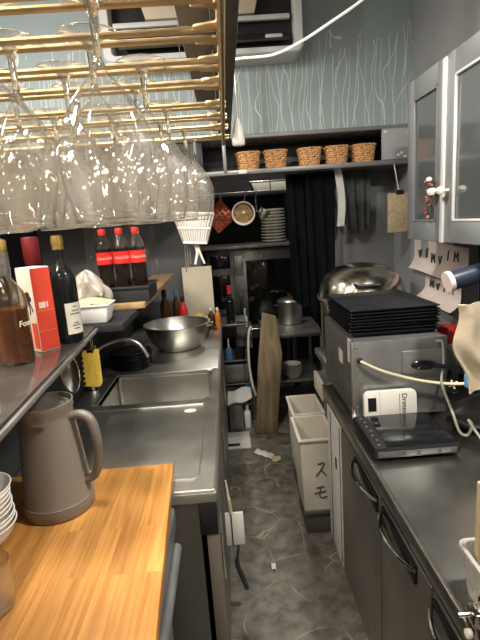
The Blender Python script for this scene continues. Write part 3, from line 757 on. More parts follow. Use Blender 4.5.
# ================================================================== right: under-counter fridge
fr = thing('counter_fridge', 'long under-counter steel fridge with bow handles along the right side', 'fridge', (.75, 1.1, 0))
b = B(); b.box(.388, 1.10, .2, 1.985, .805, .85, .005); b.tube([(.394, .2, .846), (.394, 1.98, .846)], .0075, 10); b.build('worktop', 'fridge_top', fr)
B().box(.432, 1.09, .22, 1.97, .09, .805, .002).build('carcass', 'brushed_steel', fr)
B().box(.47, 1.09, .25, 1.95, 0, .09, 0).build('plinth', 'black', fr)
B().box(.405, .432, .22, 1.97, .765, .805, .002).build('top_rail', 'black', fr)
hy = [(1.235, 1.72, 1.25, 1.50), (.885, 1.225, .96, 1.205), (.40, .875, .66, .865)]
for ya, yb, ha, hb in hy:
    d = B().box(.405, .43, ya, yb, .10, .762, .005).build('door', 'door_steel', fr)
    h = B(); h.box(.395, .407, ha, hb, .70, .755, .004); hh = h.build('handle_recess', 'black_gloss', d)
    h = B(); n = 16
    h.tube([(.400-.035*sin(pi*k/n)**.75, ha+(hb-ha)*k/n, .742) for k in range(n+1)], .0055, 8); h.build('bow_handle', 'chrome', d)
B().box(.403, .43, 1.73, 1.97, .10, .762, .003).build('end_panel', 'white_cloth', fr)
B().box(.400, .404, 1.80, 1.82, .53, .58, .001).build('slot', 'black', fr)
for ya in (1.735, 1.90): B().box(.401, .404, ya, ya+.006, .12, .75, 0).build('seam', 'black', fr)

pt = thing('prep_table', 'beige fronted steel side table beyond the long fridge counter', 'table', (.75, 2.25, 0))
b = B(); b.box(.392, 1.10, 1.99, 2.185, .815, .85, .004); b.box(.47, 1.10, 2.185, 2.60, .815, .85, .002); b.build('table_top', 'dull_steel', pt)
B().box(.386, .40, 1.995, 2.185, .765, .852, .003).build('apron', 'offwhite_plastic', pt)
for x, y in ((1.07, 2.03), (1.07, 2.56), (.56, 2.57), (.56, 2.03)): B().box(x-.018, x+.018, y-.018, y+.018, 0, .815, .003).build('leg', 'dull_steel', pt)

# bins
def bin_(name_label, x0, x1, y0, y1, zb, zt, writing=False):
    t = thing('waste_bin', name_label, 'bin', ((x0+x1)/2, (y0+y1)/2, 0), 'tall pale bins beneath the side table')
    B().frustum([(x0+.022, y0+.02, 0), (x1-.022, y0+.02, 0), (x1-.022, y1-.02, 0), (x0+.022, y1-.02, 0)], [(x0+.018, y0+.014, zb), (x1-.018, y0+.014, zb), (x1-.018, y1-.014, zb), (x0+.018, y1-.014, zb)], .004).build('base', 'bin_base', t)
    bm = bmesh.new()
    def ring(i, z):
        return [bm.verts.new(p) for p in ((x0+i, y0+i, z), (x1-i, y0+i, z), (x1-i, y1-i, z), (x0+i, y1-i, z))]
    R = [ring(.016, zb), ring(.004, zt-.012), ring(-.006, zt-.012), ring(-.006, zt), ring(.010, zt), ring(.022, zb+.02)]
    bm.faces.new(R[0][::-1]); bm.faces.new(R[-1])
    for A, C in zip(R[:-1], R[1:]):
        for k in range(4): bm.faces.new((A[k], A[(k+1) % 4], C[(k+1) % 4], C[k]))
    bmesh.ops.recalc_face_normals(bm, faces=bm.faces)
    bmesh.ops.bevel(bm, geom=list(bm.edges), offset=.003, segments=2, affect='EDGES')
    b = B(); b._merge(bm); b.build('bin_body', 'bin_plastic', t)
    B().box(x0+.008, x1-.006, y0+.002, y0+.012, zb-.006, zb+.016, .003).build('foot_band', 'dull_steel', t)
    return t
b1 = bin_('nearer pale plastic bin with two katakana characters written on its front', .285, .462, 2.08, 2.36, .125, .535)
def stroke(b, pts, r=.003):
    # brush strokes follow the slope of the bin front
    y = lambda z: 2.0835+.012*(1-(z-.125)/.40)-.001
    b.tube([(x, y(z), z) for x, z in pts], r, 6, smooth=3)
b = B(); stroke(b, [(0.371, .395), (0.404, .402), (0.388, .365), (0.361, .330)]); stroke(b, [(0.388, .362), (0.401, .345), (0.414, .330)]); b.build('character', 'ink', b1)
b = B(); stroke(b, [(0.361, .262), (0.401, .270)]); stroke(b, [(0.351, .232), (0.411, .242)]); stroke(b, [(0.384, .266), (0.378, .225), (0.386, .205), (0.416, .212)]); b.build('character', 'ink', b1)
bin_('farther pale plastic bin standing right behind the lettered one', .300, .475, 2.40, 2.68, .125, .53)

# oven box with trays
mo = thing('metal_oven_box', 'grey metal oven with bare back panel standing on the right counter', 'oven', (.59, 1.84, .85))
B().box(.425, .765, 1.60, 2.07, .862, 1.148, .004).build('casing', 'box_side', mo)
b = B(); b.box(.423, .767, 1.585, 1.602, .86, 1.15, .003); b.build('back_panel', 'galvanised', mo)
B().box(.417, .430, 1.583, 1.60, .858, 1.152, .002).build('corner_strip', 'steel', mo)
b = B(); b.box(.60, .765, 1.578, 1.587, 1.02, 1.105, .003); vp = b.build('vent_plate', 'galvanised', mo)
B().box(.4235, .4265, 1.74, 1.80, 1.02, 1.075, 0).build('side_sticker', 'paper', mo)
B().box(.4235, .4265, 1.62, 1.66, 1.06, 1.148, 0).build('paper_strip', 'paper', mo)
B().box(.4235, .4265, 1.66, 1.82, .885, .975, 0).build('rating_label', 'dull_steel', mo)
for x, z in ((.437, .90), (.437, 1.13), (.62, 1.035), (.70, 1.09), (.45, 1.0), (.575, .93)): B().lathe([(0, 0), (.004, 0), (.003, .002), (0, .003)], seg=8, M=FRONT(x, 1.5845, z)).build('screw', 'steel', mo)
for x in (.45, .74):
    for y in (1.62, 2.04): B().cyl((x, y, .8505), (x, y, .864), .014, 12).build('foot', 'black', mo)
def tray():
    b = B(); w, d, h = .168, .20, .017
    bm = bmesh.new()
    def ring(i, z): return [bm.verts.new((sx*(w-i), sy*(d-i), z)) for sx, sy in ((-1, -1), (1, -1), (1, 1), (-1, 1))]
    R = [ring(.018, 0), ring(.006, h-.004), ring(0, h-.004), ring(0, h), ring(.005, h), ring(.0185, .004)]
    bm.faces.new(R[0][::-1]); bm.faces.new(R[-1])
    for A, C in zip(R[:-1], R[1:]):
        for k in range(4): bm.faces.new((A[k], A[(k+1) % 4], C[(k+1) % 4], C[k]))
    bmesh.ops.recalc_face_normals(bm, faces=bm.faces)
    bmesh.ops.bevel(bm, geom=list(bm.edges), offset=.002, segments=2, affect='EDGES')
    b._merge(bm); return b.build('serving_tray', 'tray_black')
tl = lab_stack('rectangular black tray', 'on the metal oven'); t0 = None; NT = 8
for i in range(NT):
    p = (.600+random.uniform(-.003, .003), 1.842+random.uniform(-.003, .003), 1.1505+i*.0122)
    if t0 is None: t0 = tag(tray(), tl(i, NT), 'tray', 'black trays on the oven'); t0.location = p
    else:
        o = dup(t0, p, tl(i, NT), random.uniform(-.02, .02))

cb_ = B(); cb_.tube([(.447, 1.584, 1.082), (.46, 1.57, 1.075), (.52, 1.56, 1.045), (.59, 1.555, 1.02), (.66, 1.55, 1.0), (.74, 1.545, .985), (.80, 1.53, .985), (.86, 1.50, 1.0)], .0055, 8, smooth=6)
cbl = thing('power_cable', 'cream power cable running across the back of the metal oven', 'cable', (.65, 1.55, .98))
cb_.build('cord', 'cream_cable', cbl)
B().lathe([(0, -.003), (.011, -.003), (.011, .004), (.007, .010), (0, .010)], seg=14, M=FRONT(.447, 1.584, 1.082)).build('grommet', 'black', cbl)
b = B(); b.tube([(.765, 1.545, .995), (.775, 1.54, .965)], .004, 8); b.tube([(.757, 1.545, .972), (.785, 1.54, .99)], .004, 8); b.build('tie', 'cream_cable', cbl)
B().box(.80, .85, 1.50, 1.53, .975, 1.025, .006).build('plug', 'blue', cbl)
gc = B(); gc.tube([(.72, 1.575, 1.135), (.742, 1.572, 1.13), (.747, 1.57, 1.06), (.735, 1.558, 1.0), (.715, 1.50, .985), (.700, 1.40, .94), (.710, 1.37, .885), (.735, 1.365, .875), (.745, 1.36, .91), (.73, 1.355, .93), (.745, 1.34, .90), (.765, 1.29, .868), (.82, 1.22, .858)], .0045, 8, smooth=6)
tag(gc.build('cable', 'grey_cable'), 'grey looped cable hanging down at the right side of the oven', 'cable')
pd = thing('ladle', 'black oval plastic ladle resting across the back of the oven', 'ladle', (.70, 1.565, 1.05))
b = B(); b.lathe([(0, -.008), (.03, -.006), (.04, 0), (.03, .006), (0, .008)], seg=24, M=Matrix.Translation((.675, 1.566, 1.052)) @ Matrix.Rotation(RD(4), 4, 'Y') @ Matrix.Rotation(RD(90), 4, 'X') @ Matrix.Diagonal((1.2, .45, 1, 1))); b.build('head', 'black_gloss', pd)
B().tube([(.705, 1.566, 1.050), (.77, 1.56, 1.040), (.86, 1.55, 1.03)], [.010, .007, .007], 10).build('handle', 'black_gloss', pd)

shd = B()  # added dark form, stands in for the shadow right of the oven
def shdf(u, v):
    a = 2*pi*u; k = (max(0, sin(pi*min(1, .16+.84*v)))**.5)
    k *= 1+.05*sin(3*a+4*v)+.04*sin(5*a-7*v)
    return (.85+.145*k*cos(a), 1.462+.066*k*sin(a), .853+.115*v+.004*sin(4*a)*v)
shd.sheet(shdf, 40, 18, .001)
tag(shd.build('shadow_form', 'black', None, 70), 'low black form added as shadow on the right counter behind the looped grey cable', 'bag')
ks = thing('kitchen_scale', 'white kitchen scale standing on edge against the metal oven', 'scale', (.53, 1.555, .851))
sM = Matrix.Translation((.548, 1.562, .8515)) @ Matrix.Rotation(RD(-6), 4, 'X')
def rrect(w, h, r, n=6):
    p = []
    for cx_, cz_, a0 in ((w-r, r, -90), (w-r, h-r, 0), (-w+r, h-r, 90), (-w+r, r, 180)):
        for k in range(n+1): a = RD(a0+90*k/n); p.append((cx_+r*cos(a), cz_+r*sin(a)))
    return p
B().prism(rrect(.096, .118, .022), .020, sM @ Matrix.Rotation(RD(90), 4, 'X'), .003).build('scale_body', 'white_plastic', ks)
FS = sM @ Matrix.Translation((0, -.0203, 0)) @ Matrix.Rotation(RD(90), 4, 'X')
B().prism([(-.082, .045), (-.052, .045), (-.052, .095), (-.082, .095)], .0012, FS).build('display', 'black_gloss', ks)
B().prism([(-.040, .012), (-.038, .012), (-.038, .118), (-.040, .118)], .0008, FS).build('groove', 'offwhite_plastic', ks)
text('lettering', 'Dretec', 'ink', FS @ Matrix.Translation((.050, .066, .0006)) @ Matrix.Rotation(RD(-90), 4, 'Z'), .027, ks)
B().prism([(.032, .03), (.0335, .03), (.0335, .104), (.032, .104)], .0008, FS).build('underline', 'ink', ks)

hp = thing('hot_plate', 'flat black glossy hot plate lying on the right steel counter', 'hot plate', (.54, 1.42, .851))
B().box(.405, .672, 1.285, 1.535, .858, .888, .006).build('housing', 'black', hp)
B().box(.452, .668, 1.30, 1.53, .887, .891, .002).build('glass_top', 'black_gloss', hp)
cs = B().box(.408, .446, 1.29, 1.53, .886, .892, .002).build('control_strip', 'black_matte', hp)
for k in range(7): B().lathe([(0, 0), (.0045, 0), (.004, .002), (0, .0025)], (.427+.004*(k % 2), 1.31+.033*k, .892), 10).build('button', 'dull_steel', cs)
b = B(); b.box(.415, .66, 1.2825, 1.287, .864, .882, .002); fb = b.build('front_band', 'box_side', hp)
for xa, xb in ((.50, .535), (.545, .60), (.61, .64)): B().box(xa, xb, 1.2805, 1.2835, .868, .878, .001).build('slot', 'dull_steel', fb)
for x in (.43, .65):
    for y in (1.31, 1.51): B().cyl((x, y, .8502), (x, y, .86), .01, 10).build('foot', 'black', hp)

# front right corner of the counter
tub = thing('plastic_tub', 'cloudy clear plastic tub at the near right end of the counter', 'tub', (.505, .74, .85))
b = B(); bm = bmesh.new()
def ring(hx, hy_, z): 
    p = rrect(hx, 2*hy_, .02, 4); return [bm.verts.new((.505+x, .742+y-hy_, z)) for x, y in p]
R = [ring(.078, .046, .8505), ring(.088, .054, .945), ring(.092, .058, .945), ring(.092, .058, .951), ring(.084, .050, .951), ring(.075, .043, .855)]
bm.faces.new(R[0][::-1]); bm.faces.new(R[-1])
for A, C in zip(R[:-1], R[1:]):
    for k in range(len(A)): bm.faces.new((A[k], A[(k+1) % len(A)], C[(k+1) % len(A)], C[k]))
bmesh.ops.recalc_face_normals(bm, faces=bm.faces); b._merge(bm); b.build('tub_body', 'cloudy_plastic', tub)
tag(B().box(.440, .570, .765, .780, .8565, 1.09, .003).build('wooden_block', 'tan_wood'), 'pale wooden board standing upright inside the cloudy plastic tub', 'board')
ck = thing('clamp_box', 'small black box with a chrome clamp at the bottom right counter edge', 'box', (.46, .6, .851))
B().box(.392, .55, .53, .678, .8505, .935, .004).build('box_body', 'black', ck)
b = B(); b.box(.366, .394, .635, .665, .905, .935, .002); b.box(.366, .378, .635, .665, .865, .91, .002); b.tube([(.345, .65, .925), (.37, .65, .925)], .004, 8); b.build('clamp', 'chrome', ck)
B().lathe([(0, 0), (.008, 0), (.008, .006), (.004, .008), (0, .008)], seg=14, M=Matrix.Translation((.366, .65, .885)) @ Matrix.Rotation(RD(-90), 4, 'Y')).build('knob', 'white_plastic', ck)

# big pot with domed lid on the prep table
dm = thing('domed_pot', 'large round stainless pot with domed lid behind the black trays', 'pot', (.665, 2.33, .85)); c = (.665, 2.31, .8505)
B().lathe([(0, 0), (.16, 0), (.195, .03), (.205, .12), (.205, .30), (.21, .315), (.21, .34), (0, .34)], c, 48).build('pot_body', 'dome', dm)
B().lathe([(.214, .338), (.217, .346), (.214, .356), (.205, .40), (.180, .450), (.130, .486), (.07, .503), (0, .508)], c, 48).build('lid', 'dome', dm)
B().lathe([(.2105, .335), (.221, .338), (.221, .35), (.2105, .352)], c, 48, closed=True).build('rim_band', 'steel', dm)
b = B(); b.tube([(.585, 2.135, 1.272), (.590, 2.095, 1.272), (.690, 2.090, 1.272), (.695, 2.135, 1.272)], .008, 10); b.build('handle', 'black', dm)

# ------------------------------------------------------------------ glass fronted wall cabinet
wcab = thing('wall_cabinet', 'grey wall cabinet with two glass doors high on the right wall', 'cabinet', (.93, 1.6, 1.48))
b = B(); b.box(.772, 1.118, 1.29, 1.305, 1.48, 2.08, .002); b.box(.772, 1.118, 1.915, 1.93, 1.48, 2.08, .002); b.box(.772, 1.118, 1.305, 1.915, 1.48, 1.50, .002)
b.box(.772, 1.118, 1.305, 1.915, 2.06, 2.08, .002); b.box(1.105, 1.118, 1.305, 1.915, 1.50, 2.06, 0); b.box(.80, 1.105, 1.305, 1.915, 1.775, 1.79, .002)
b.build('carcass', 'cabinet_paint', wcab)
for ya, yb in ((1.615, 1.93), (1.29, 1.605)):
    b = B(); s = .055; z0, z1 = 1.482, 2.078
    b.box(.752, .772, ya, ya+s, z0, z1, .003); b.box(.752, .772, yb-s, yb, z0, z1, .003); b.box(.752, .772, ya+s, yb-s, z0, z0+.07, .003); b.box(.752, .772, ya+s, yb-s, z1-.07, z1, .003)
    d = b.build('door', 'cabinet_paint', wcab)
    B().box(.760, .764, ya+s-.004, yb-s+.004, z0+.066, z1-.066, 0).build('pane', 'cabinet_glass', d)
    b = B(); q = .008
    b.box(.7505, .760, ya+s, ya+s+q, z0+.07, z1-.07, .002); b.box(.7505, .760, yb-s-q, yb-s, z0+.07, z1-.07, .002); b.box(.7505, .760, ya+s, yb-s, z0+.07, z0+.07+q, .002); b.box(.7505, .760, ya+s, yb-s, z1-.07-q, z1-.07, .002)
    b.build('bead', 'cabinet_bead' if ya < 1.5 else 'cabinet_paint', d)
    yk = ya+.03 if ya > 1.5 else yb-.03
    b = B(); b.cyl((.752, yk, 1.655), (.735, yk, 1.655), .005, 12); b.lathe([(0, -.014), (.011, -.010), (.016, 0), (.011, .010), (0, .014)], (.725, yk, 1.655), 16); b.build('knob', 'lever', d)
B().box(.745, .756, 1.602, 1.624, 1.48, 2.07, .002).build('cover_strip', 'cabinet_bead', wcab)
tag(B().lathe([(0, 0), (.028, 0), (.03, .004), (.034, .07), (.031, .07), (.027, .008), (0, .008)], (.80, 1.37, 2.0805), 24).build('cup', 'porcelain'), 'cream cup standing on top of the grey wall cabinet', 'cup')
bsg = thing('berry_sprig', 'dried red berry sprig hanging beside the cabinet door knob', 'sprig', (.74, 1.69, 1.62))
b = B(); b.tube([(.745, 1.652, 1.69), (.742, 1.69, 1.67), (.742, 1.71, 1.62), (.744, 1.715, 1.57)], .002, 6, smooth=4); b.build('stem', 'brown_bottle', bsg)
r2 = random.Random(3)
for k in range(14): B().lathe([(0, -.006), (.005, -.003), (.006, 0), (.005, .003), (0, .006)], (.738+r2.uniform(-.004, .004), 1.70+r2.uniform(-.03, .02), 1.57+.012*k*.8+r2.uniform(-.01, .01)), 8).build('berry', 'pinkred', bsg)
for yy, zz in ((1.69, 1.70), (1.665, 1.65), (1.655, 1.66)): B().lathe([(0, -.010), (.009, -.005), (.011, 0), (.009, .006), (0, .010)], (.736, yy, zz), 10).build('pale_bud', 'lever', bsg)
for i, (y, z) in enumerate(((1.40, 1.5), (1.47, 1.5), (1.54, 1.5))):
    if i == 0:
        g0 = tag(B().lathe([(0, 0), (.026, 0), (.030, .10), (.028, .10), (.0245, .004), (0, .004)], seg=24).build('drinking_glass', 'rim_glass'), 'drinking glass nearest the camera behind the right cabinet door', 'glass', 'glasses in the wall cabinet'); g0.location = (.86, y, z+.0005)
    else: dup(g0, (.86, y, z+.0005), ('middle one of three drinking glasses behind the right cabinet door', 'drinking glass farthest from the camera behind the right cabinet door')[i-1])

# below the cabinet
pp = thing('notice_sheet', 'wide curled printed paper taped below the wall cabinet, the upper of two', 'paper', (.955, 2.1, 1.29))
def note(y0, y1, z0, z1, curl):
    return lambda u, v: (.957-.05*curl*max(0, (.45-v))**2*5-.004*sin(6*u), y0+(y1-y0)*u, z0+(z1-z0)*v-.035*(1-u)*0+.02*u)
s = B().sheet(note(1.82, 2.36, 1.29, 1.435, .6), 14, 10, .001).build('sheet', 'paper', pp)
def inkbits(par, y0, y1, z0, z1, n, seed):
    r = random.Random(seed); H_ = z1-z0
    for k in range(n):
        y = y0+(y1-y0)*(k+.5)/n; z = z0+r.uniform(.05, .35)*H_; w = .030
        b = B()
        if k % 3 == 0: b.tube([(.9525, y+w, z), (.9525, y+w*.9, z+H_*.5), (.9525, y+w*.45, z+H_*.2), (.9525, y, z+H_*.5), (.9525, y-w*.1, z)], .0035, 6)
        elif k % 3 == 1: b.tube([(.9525, y+w*.5, z), (.9525, y+w*.3, z+H_*.45), (.9525, y, z+H_*.5)], .004, 6)
        else: b.tube([(.9525, y+w, z+H_*.4), (.9525, y+w*.5, z), (.9525, y, z+H_*.45)], .0035, 6)
        b.build('ink_mark', 'ink', par)
inkbits(pp, 1.86, 2.30, 1.345, 1.43, 6, 2)
pp2 = thing('notice_sheet', 'smaller printed paper with red upper edge, taped under the wide curled one', 'paper', (.955, 2.05, 1.165))
B().sheet(note(1.87, 2.22, 1.165, 1.285, .9), 14, 10, .001).build('sheet', 'paper', pp2)
inkbits(pp2, 1.90, 2.16, 1.215, 1.28, 4, 5)
B().box(.945, .952, 1.88, 2.20, 1.287, 1.293, 0).build('red_edge', 'pinkred', pp2)

jr = thing('jar', 'clear jar with red lid standing at the right end of the oven', 'jar', (.90, 1.86, .85)); c = (.875, 1.80, .8505)
B().lathe([(0, 0), (.04, 0), (.042, .006), (.042, .20), (.036, .215), (.033, .215), (.038, .2), (.039, .008), (0, .008)], c, 28).build('jar_body', 'rim_glass', jr)
B().lathe([(0, .215), (.044, .215), (.045, .22), (.044, .265), (.036, .28), (0, .282)], c, 28).build('lid', 'red', jr)

nv = B(); nv.sheet(lambda u, v: (.815+.28*u, 1.47+.02*sin(14*u)+.02*v, 1.10+.385*v), 30, 12, .004)
tag(nv.build('navy_apron', 'blue_cloth'), 'navy blue cloth apron hanging under the right wall cabinet', 'apron')
tw = thing('hand_towel', 'beige hand towel hanging at the right edge below the cabinet', 'towel', (.8, 1.33, 1.1))
def towel(u, v):
    e = .05*(1-v)**2+.012*sin(9*v)
    return (.668+e+.25*u*(1-.1*v), 1.33+.014*sin(16*u+3*v)+.02*v*u, 1.03+.285*v+.010*sin(7*u)*(1-v))
B().sheet(towel, 30, 20, .006).build('cloth', 'beige_cloth', tw)
B().tube([(.80, 1.345, 1.31), (.80, 1.36, 1.42), (.80, 1.38, 1.482)], .003, 6).build('loop', 'white_cable', tw)
hr = thing('film_roll', 'slate blue plastic film roll hanging below the wall cabinet', 'roll', (.8, 1.40, 1.38))
b = B(); b.cyl((.685, 1.405, 1.375), (.95, 1.405, 1.435), .030, 24); b.build('roll_body', 'blue_roll', hr)
b = B(); b.cyl((.672, 1.405, 1.372), (.686, 1.405, 1.3755), .033, 24); b.build('end_cap', 'paper', hr)
b = B(); b.tube([(.88, 1.405, 1.44), (.88, 1.405, 1.481)], .005, 8); b.build('bracket', 'black', hr)

# ================================================================== back kitchen
ov = thing('steam_oven', 'large dark steel steam oven at the far end of the kitchen', 'oven', (.2, 4.5, 0))
B().box(-.20, .62, 4.22, 4.85, .52, 1.355, .008).build('oven_body', 'oven_steel', ov)
B().box(-.19, .04, 4.205, 4.225, .55, 1.335, .006).build('control_panel', 'box_side', ov)
B().box(-.165, .02, 4.198, 4.206, 1.19, 1.31, .003).build('display', 'black_gloss', ov)
B().box(-.155, .01, 4.197, 4.207, .82, 1.13, .012).build('side_window', 'oven_glass', ov)
B().lathe([(0, 0), (.055, 0), (.05, .02), (0, .022)], seg=28, M=FRONT(-.07, 4.206, .72)).build('dial', 'black_gloss', ov)
d = B().box(.05, .61, 4.20, 4.222, .55, 1.335, .006).build('door', 'oven_steel', ov)
B().box(.16, .58, 4.194, 4.202, .66, 1.25, .01).build('door_window', 'oven_glass', d)
B().box(.055, .135, 4.192, 4.20, 1.12, 1.30, .002).build('sticker', 'dull_steel', d)
B().box(.085, .115, 4.165, 4.20, .72, .95, .008).build('door_handle', 'black', d)
B().tube([(.17, 4.18, .615), (.60, 4.18, .615)], .008, 10).build('towel_rail', 'chrome', ov)
for x in (-.16, .58):
    for y in (4.27, 4.80): B().box(x-.02, x+.02, y-.02, y+.02, 0, .525, .003).build('leg', 'oven_steel', ov)

ps = thing('plate_shelf', 'dark steel shelf over the oven carrying the plate stack', 'shelf', (.2, 4.4, 1.38))
b = B(); b.box(-.25, .64, 4.12, 4.94, 1.365, 1.392, .003); b.build('shelf_board', 'dull_steel', ps)
b = B(); b.box(-.25, .64, 4.25, 4.94, 1.82, 1.845, .003); b.build('shelf_board', 'black', ps)
for x in (-.23, .625): B().box(x-.012, x+.012, 4.90, 4.94, 1.0, 2.2, .002).build('upright', 'black', ps)
plf = lab_stack('large pale round plate', 'above the steam oven')
pp_ = [(0, 0), (.07, 0), (.075, .006), (.112, .016), (.114, .024), (.110, .025), (.07, .012), (0, .012)]
stack('pale_plate', pp_, 'plate', 11, (.440, 4.34, 1.3925), .0275, plf, 'plates above the oven', 'plate')
op = thing('oblong_pan', 'shallow aluminium pan stored on the top shelf above the plates', 'pan', (.42, 4.4, 1.845))
B().frustum([(.29, 4.27, 1.8455), (.57, 4.27, 1.8455), (.57, 4.5, 1.8455), (.29, 4.5, 1.8455)], [(.255, 4.25, 1.93), (.585, 4.25, 1.93), (.585, 4.52, 1.93), (.255, 4.52, 1.93)], .008).build('pan_body', 'plate', op)
B().box(.245, .595, 4.245, 4.525, 1.93, 1.94, .003).build('rim', 'steel', op)

# hanging rail with pan, strainer, tongs
rl = thing('hanging_rail', 'thin steel rail hung below the grey shelf for pans and tools', 'rail', (0, 3.4, 1.80))
B().tube([(-.45, 3.40, 1.80), (.38, 3.40, 1.80)], .006, 10).build('bar', 'dull_steel', rl)
for x in (-.40, .34): B().tube([(x, 3.40, 1.80), (x, 3.40, 3.0)], .004, 8).build('hanger', 'dull_steel', rl)
sp_ = thing('saucepan', 'small saucepan hanging with its round brownish face toward the aisle', 'pan', (.135, 3.34, 1.66))
Mp = FRONT(.135, 3.37, 1.655)
B().lathe([(0, .004), (.062, .004), (.066, .012), (.080, .014), (.082, .018), (.080, .022), (.074, .02), (.070, -.04), (.0, -.045)], seg=36, M=Mp).build('pan_body', 'pan_inside', sp_)
B().lathe([(.074, .014), (.083, .014), (.083, .024), (.074, .024)], seg=36, M=Mp, closed=True).build('rim', 'steel', sp_)
B().lathe([(0, .0), (.018, 0), (.016, .008), (0, .010)], seg=20, M=Mp @ Matrix.Translation((0, 0, .004))).build('centre_boss', 'gold', sp_)
B().tube([(.145, 3.385, 1.735), (.160, 3.39, 1.79), (.165, 3.40, 1.812)], .006, 8).build('handle', 'dull_steel', sp_)
ld = thing('steel_ladle', 'bright steel ladle hanging right beside the round saucepan', 'ladle', (.265, 3.38, 1.62))
B().lathe([(0, 0), (.02, .003), (.035, .015), (.042, .04), (.04, .04), (.032, .017), (.018, .006), (0, .004)], seg=24, M=Matrix.Translation((.255, 3.385, 1.61)) @ Matrix.Rotation(RD(35), 4, 'Y') @ Matrix.Diagonal((1, 1, 1.8, 1))).build('ladle_cup', 'steel', ld)
B().tube([(.235, 3.39, 1.66), (.228, 3.40, 1.74), (.24, 3.40, 1.81)], .004, 8).build('handle', 'steel', ld)
cg = thing('copper_grater', 'reddish copper pan with raised dots hanging behind the wine glasses', 'pan', (-.03, 3.36, 1.62))
Mc = FRONT(-.035, 3.385, 1.645) @ Matrix.Rotation(RD(38), 4, 'Z')
b = B(); b.prism([(-.085, -.085), (.085, -.085), (.085, .085), (-.085, .085)], .018, Mc, .004); b.build('plate', 'copper', cg)
for i in range(5):
    for j in range(5): B().lathe([(0, .006), (.006, .005), (.011, 0)], seg=10, M=Mc @ Matrix.Translation((-.062+.031*i, -.062+.031*j, .018))).build('raised_dot', 'copper', cg)
B().tube([(-.02, 3.385, 1.75), (-.02, 3.40, 1.81)], .004, 8).build('hook', 'steel', cg)

# white slatted basket
wb = thing('slotted_basket', 'white slotted plastic basket hanging below the row of wine glasses', 'basket', (-.16, 2.4, 1.5))
b = B()
def slat(a, c_, r=.004): b.tube([a, c_], r, 6)
T = [(-.255, 2.34, 1.665), (-.055, 2.34, 1.648), (-.055, 2.46, 1.648), (-.255, 2.46, 1.665)]
K = [(-.215, 2.37, 1.515), (-.10, 2.37, 1.505), (-.10, 2.43, 1.505), (-.215, 2.43, 1.515)]
L_ = lambda p, q, t: tuple(p[i]+(q[i]-p[i])*t for i in range(3))
for s in range(4):
    s2 = (s+1) % 4; n = 12 if s % 2 == 0 else 6
    for k in range(n+1): slat(L_(T[s], T[s2], k/n), L_(K[s], K[s2], k/n), .0045)
for h in (.0, .5, 1.0):
    P_ = [L_(T[s], K[s], h) for s in range(4)]
    b.tube(P_, .006, 8, closed=True)
for k in range(5): slat(L_(K[0], K[3], k/4), L_(K[1], K[2], k/4), .0035)
b.build('slotted_body', 'white_plastic', wb)
b = B(); b.tube([T[2], (-.06, 2.44, 1.74), (-.155, 2.42, 1.79), (-.25, 2.44, 1.75), T[3]], .0015, 6, smooth=5); b.build('handle', 'grey_cable', wb)
B().tube([(-.155, 2.42, 1.79), (-.155, 2.42, 3.0)], .0012, 6).build('cord', 'grey_cable', wb)
tg = thing('tongs', 'white handled tongs hanging below the slotted white basket', 'tongs', (-.15, 2.42, 1.4))
b = B(); b.tube([(-.16, 2.40, 1.505), (-.152, 2.40, 1.46), (-.168, 2.40, 1.40)], [.006, .008, .006], 8); b.build('grip', 'white_plastic', tg); B().tube([(-.150, 2.40, 1.505), (-.140, 2.40, 1.46), (-.120, 2.40, 1.40)], [.005, .006, .005], 8).build('grip', 'white_plastic', tg)
tg2 = thing('cooking_tools', 'steel cooking tools hanging left of the white handled tongs', 'utensils', (-.22, 2.44, 1.4))
for k, x in enumerate((-.215, -.203, -.190)): B().tube([(x, 2.43, 1.51), (x-.004, 2.43, 1.36+.02*k)], .004, 8).build('tool_shaft', 'dull_steel', tg2)

# end of sink counter
tag(B().box(-.345, -.125, 3.43, 3.448, .9305, 1.295, .004, M=None).build('cutting_board', 'beige_board'), 'cream cutting board standing upright at the far end of the sink counter', 'cutting board')
ho = thing('board_stand', 'low dark wooden stand carrying the cutting board', 'stand', (-.24, 3.43, .85))
B().box(-.36, -.12, 3.38, 3.49, .8505, .930, .004).build('stand_body', 'brown_beam', ho)
def simple_bottle(name, c, R, h, m, cap, lab, cat='bottle', rn=.4, capm=None, group=None):
    t = thing(name, lab, cat, c, group)
    B().lathe([(0, 0), (R*.9, 0), (R, .005), (R, h*.62), (R*.9, h*.70), (R*rn, h*.82), (R*rn, h*.86), (0, h*.86)], c, 20).build('body', m, t)
    B().lathe([(0, h*.86), (R*rn*1.2, h*.86), (R*rn*1.2, h*.985), (R*rn, h), (0, h)], c, 18).build('cap', capm or cap, t)
    return t
simple_bottle('sauce_bottle', (-.455, 3.16, .8505), .035, .33, 'brown_bottle', 'black', 'brown sauce bottle behind the mixing bowl, leftmost of its group')
simple_bottle('sauce_bottle', (-.335, 3.20, .8505), .030, .27, 'red', 'black', 'red sauce bottle standing behind the mixing bowl')
simple_bottle('sauce_bottle', (-.385, 3.22, .8505), .028, .31, 'brown_bottle', 'blue', 'dark bottle with blue cap behind the mixing bowl')
simple_bottle('spice_bottle', (-.150, 3.30, .8505), .021, .155, 'brown_bottle', 'white_plastic', 'small brown spice bottle with white cap at the counter end', group='spice bottles at the counter end')
simple_bottle('spice_bottle', (-.103, 3.29, .8505), .021, .155, 'orange', 'white_plastic', 'small orange spice bottle with white cap at the counter corner', group='spice bottles at the counter end')
tag(B().lathe([(0, 0), (.045, 0), (.05, .006), (.055, .14), (.051, .14), (.045, .008), (0, .008)], (-.40, 3.10, .8505), 24).build('steel_cup', 'steel'), 'steel cup standing just behind the mixing bowl', 'cup')
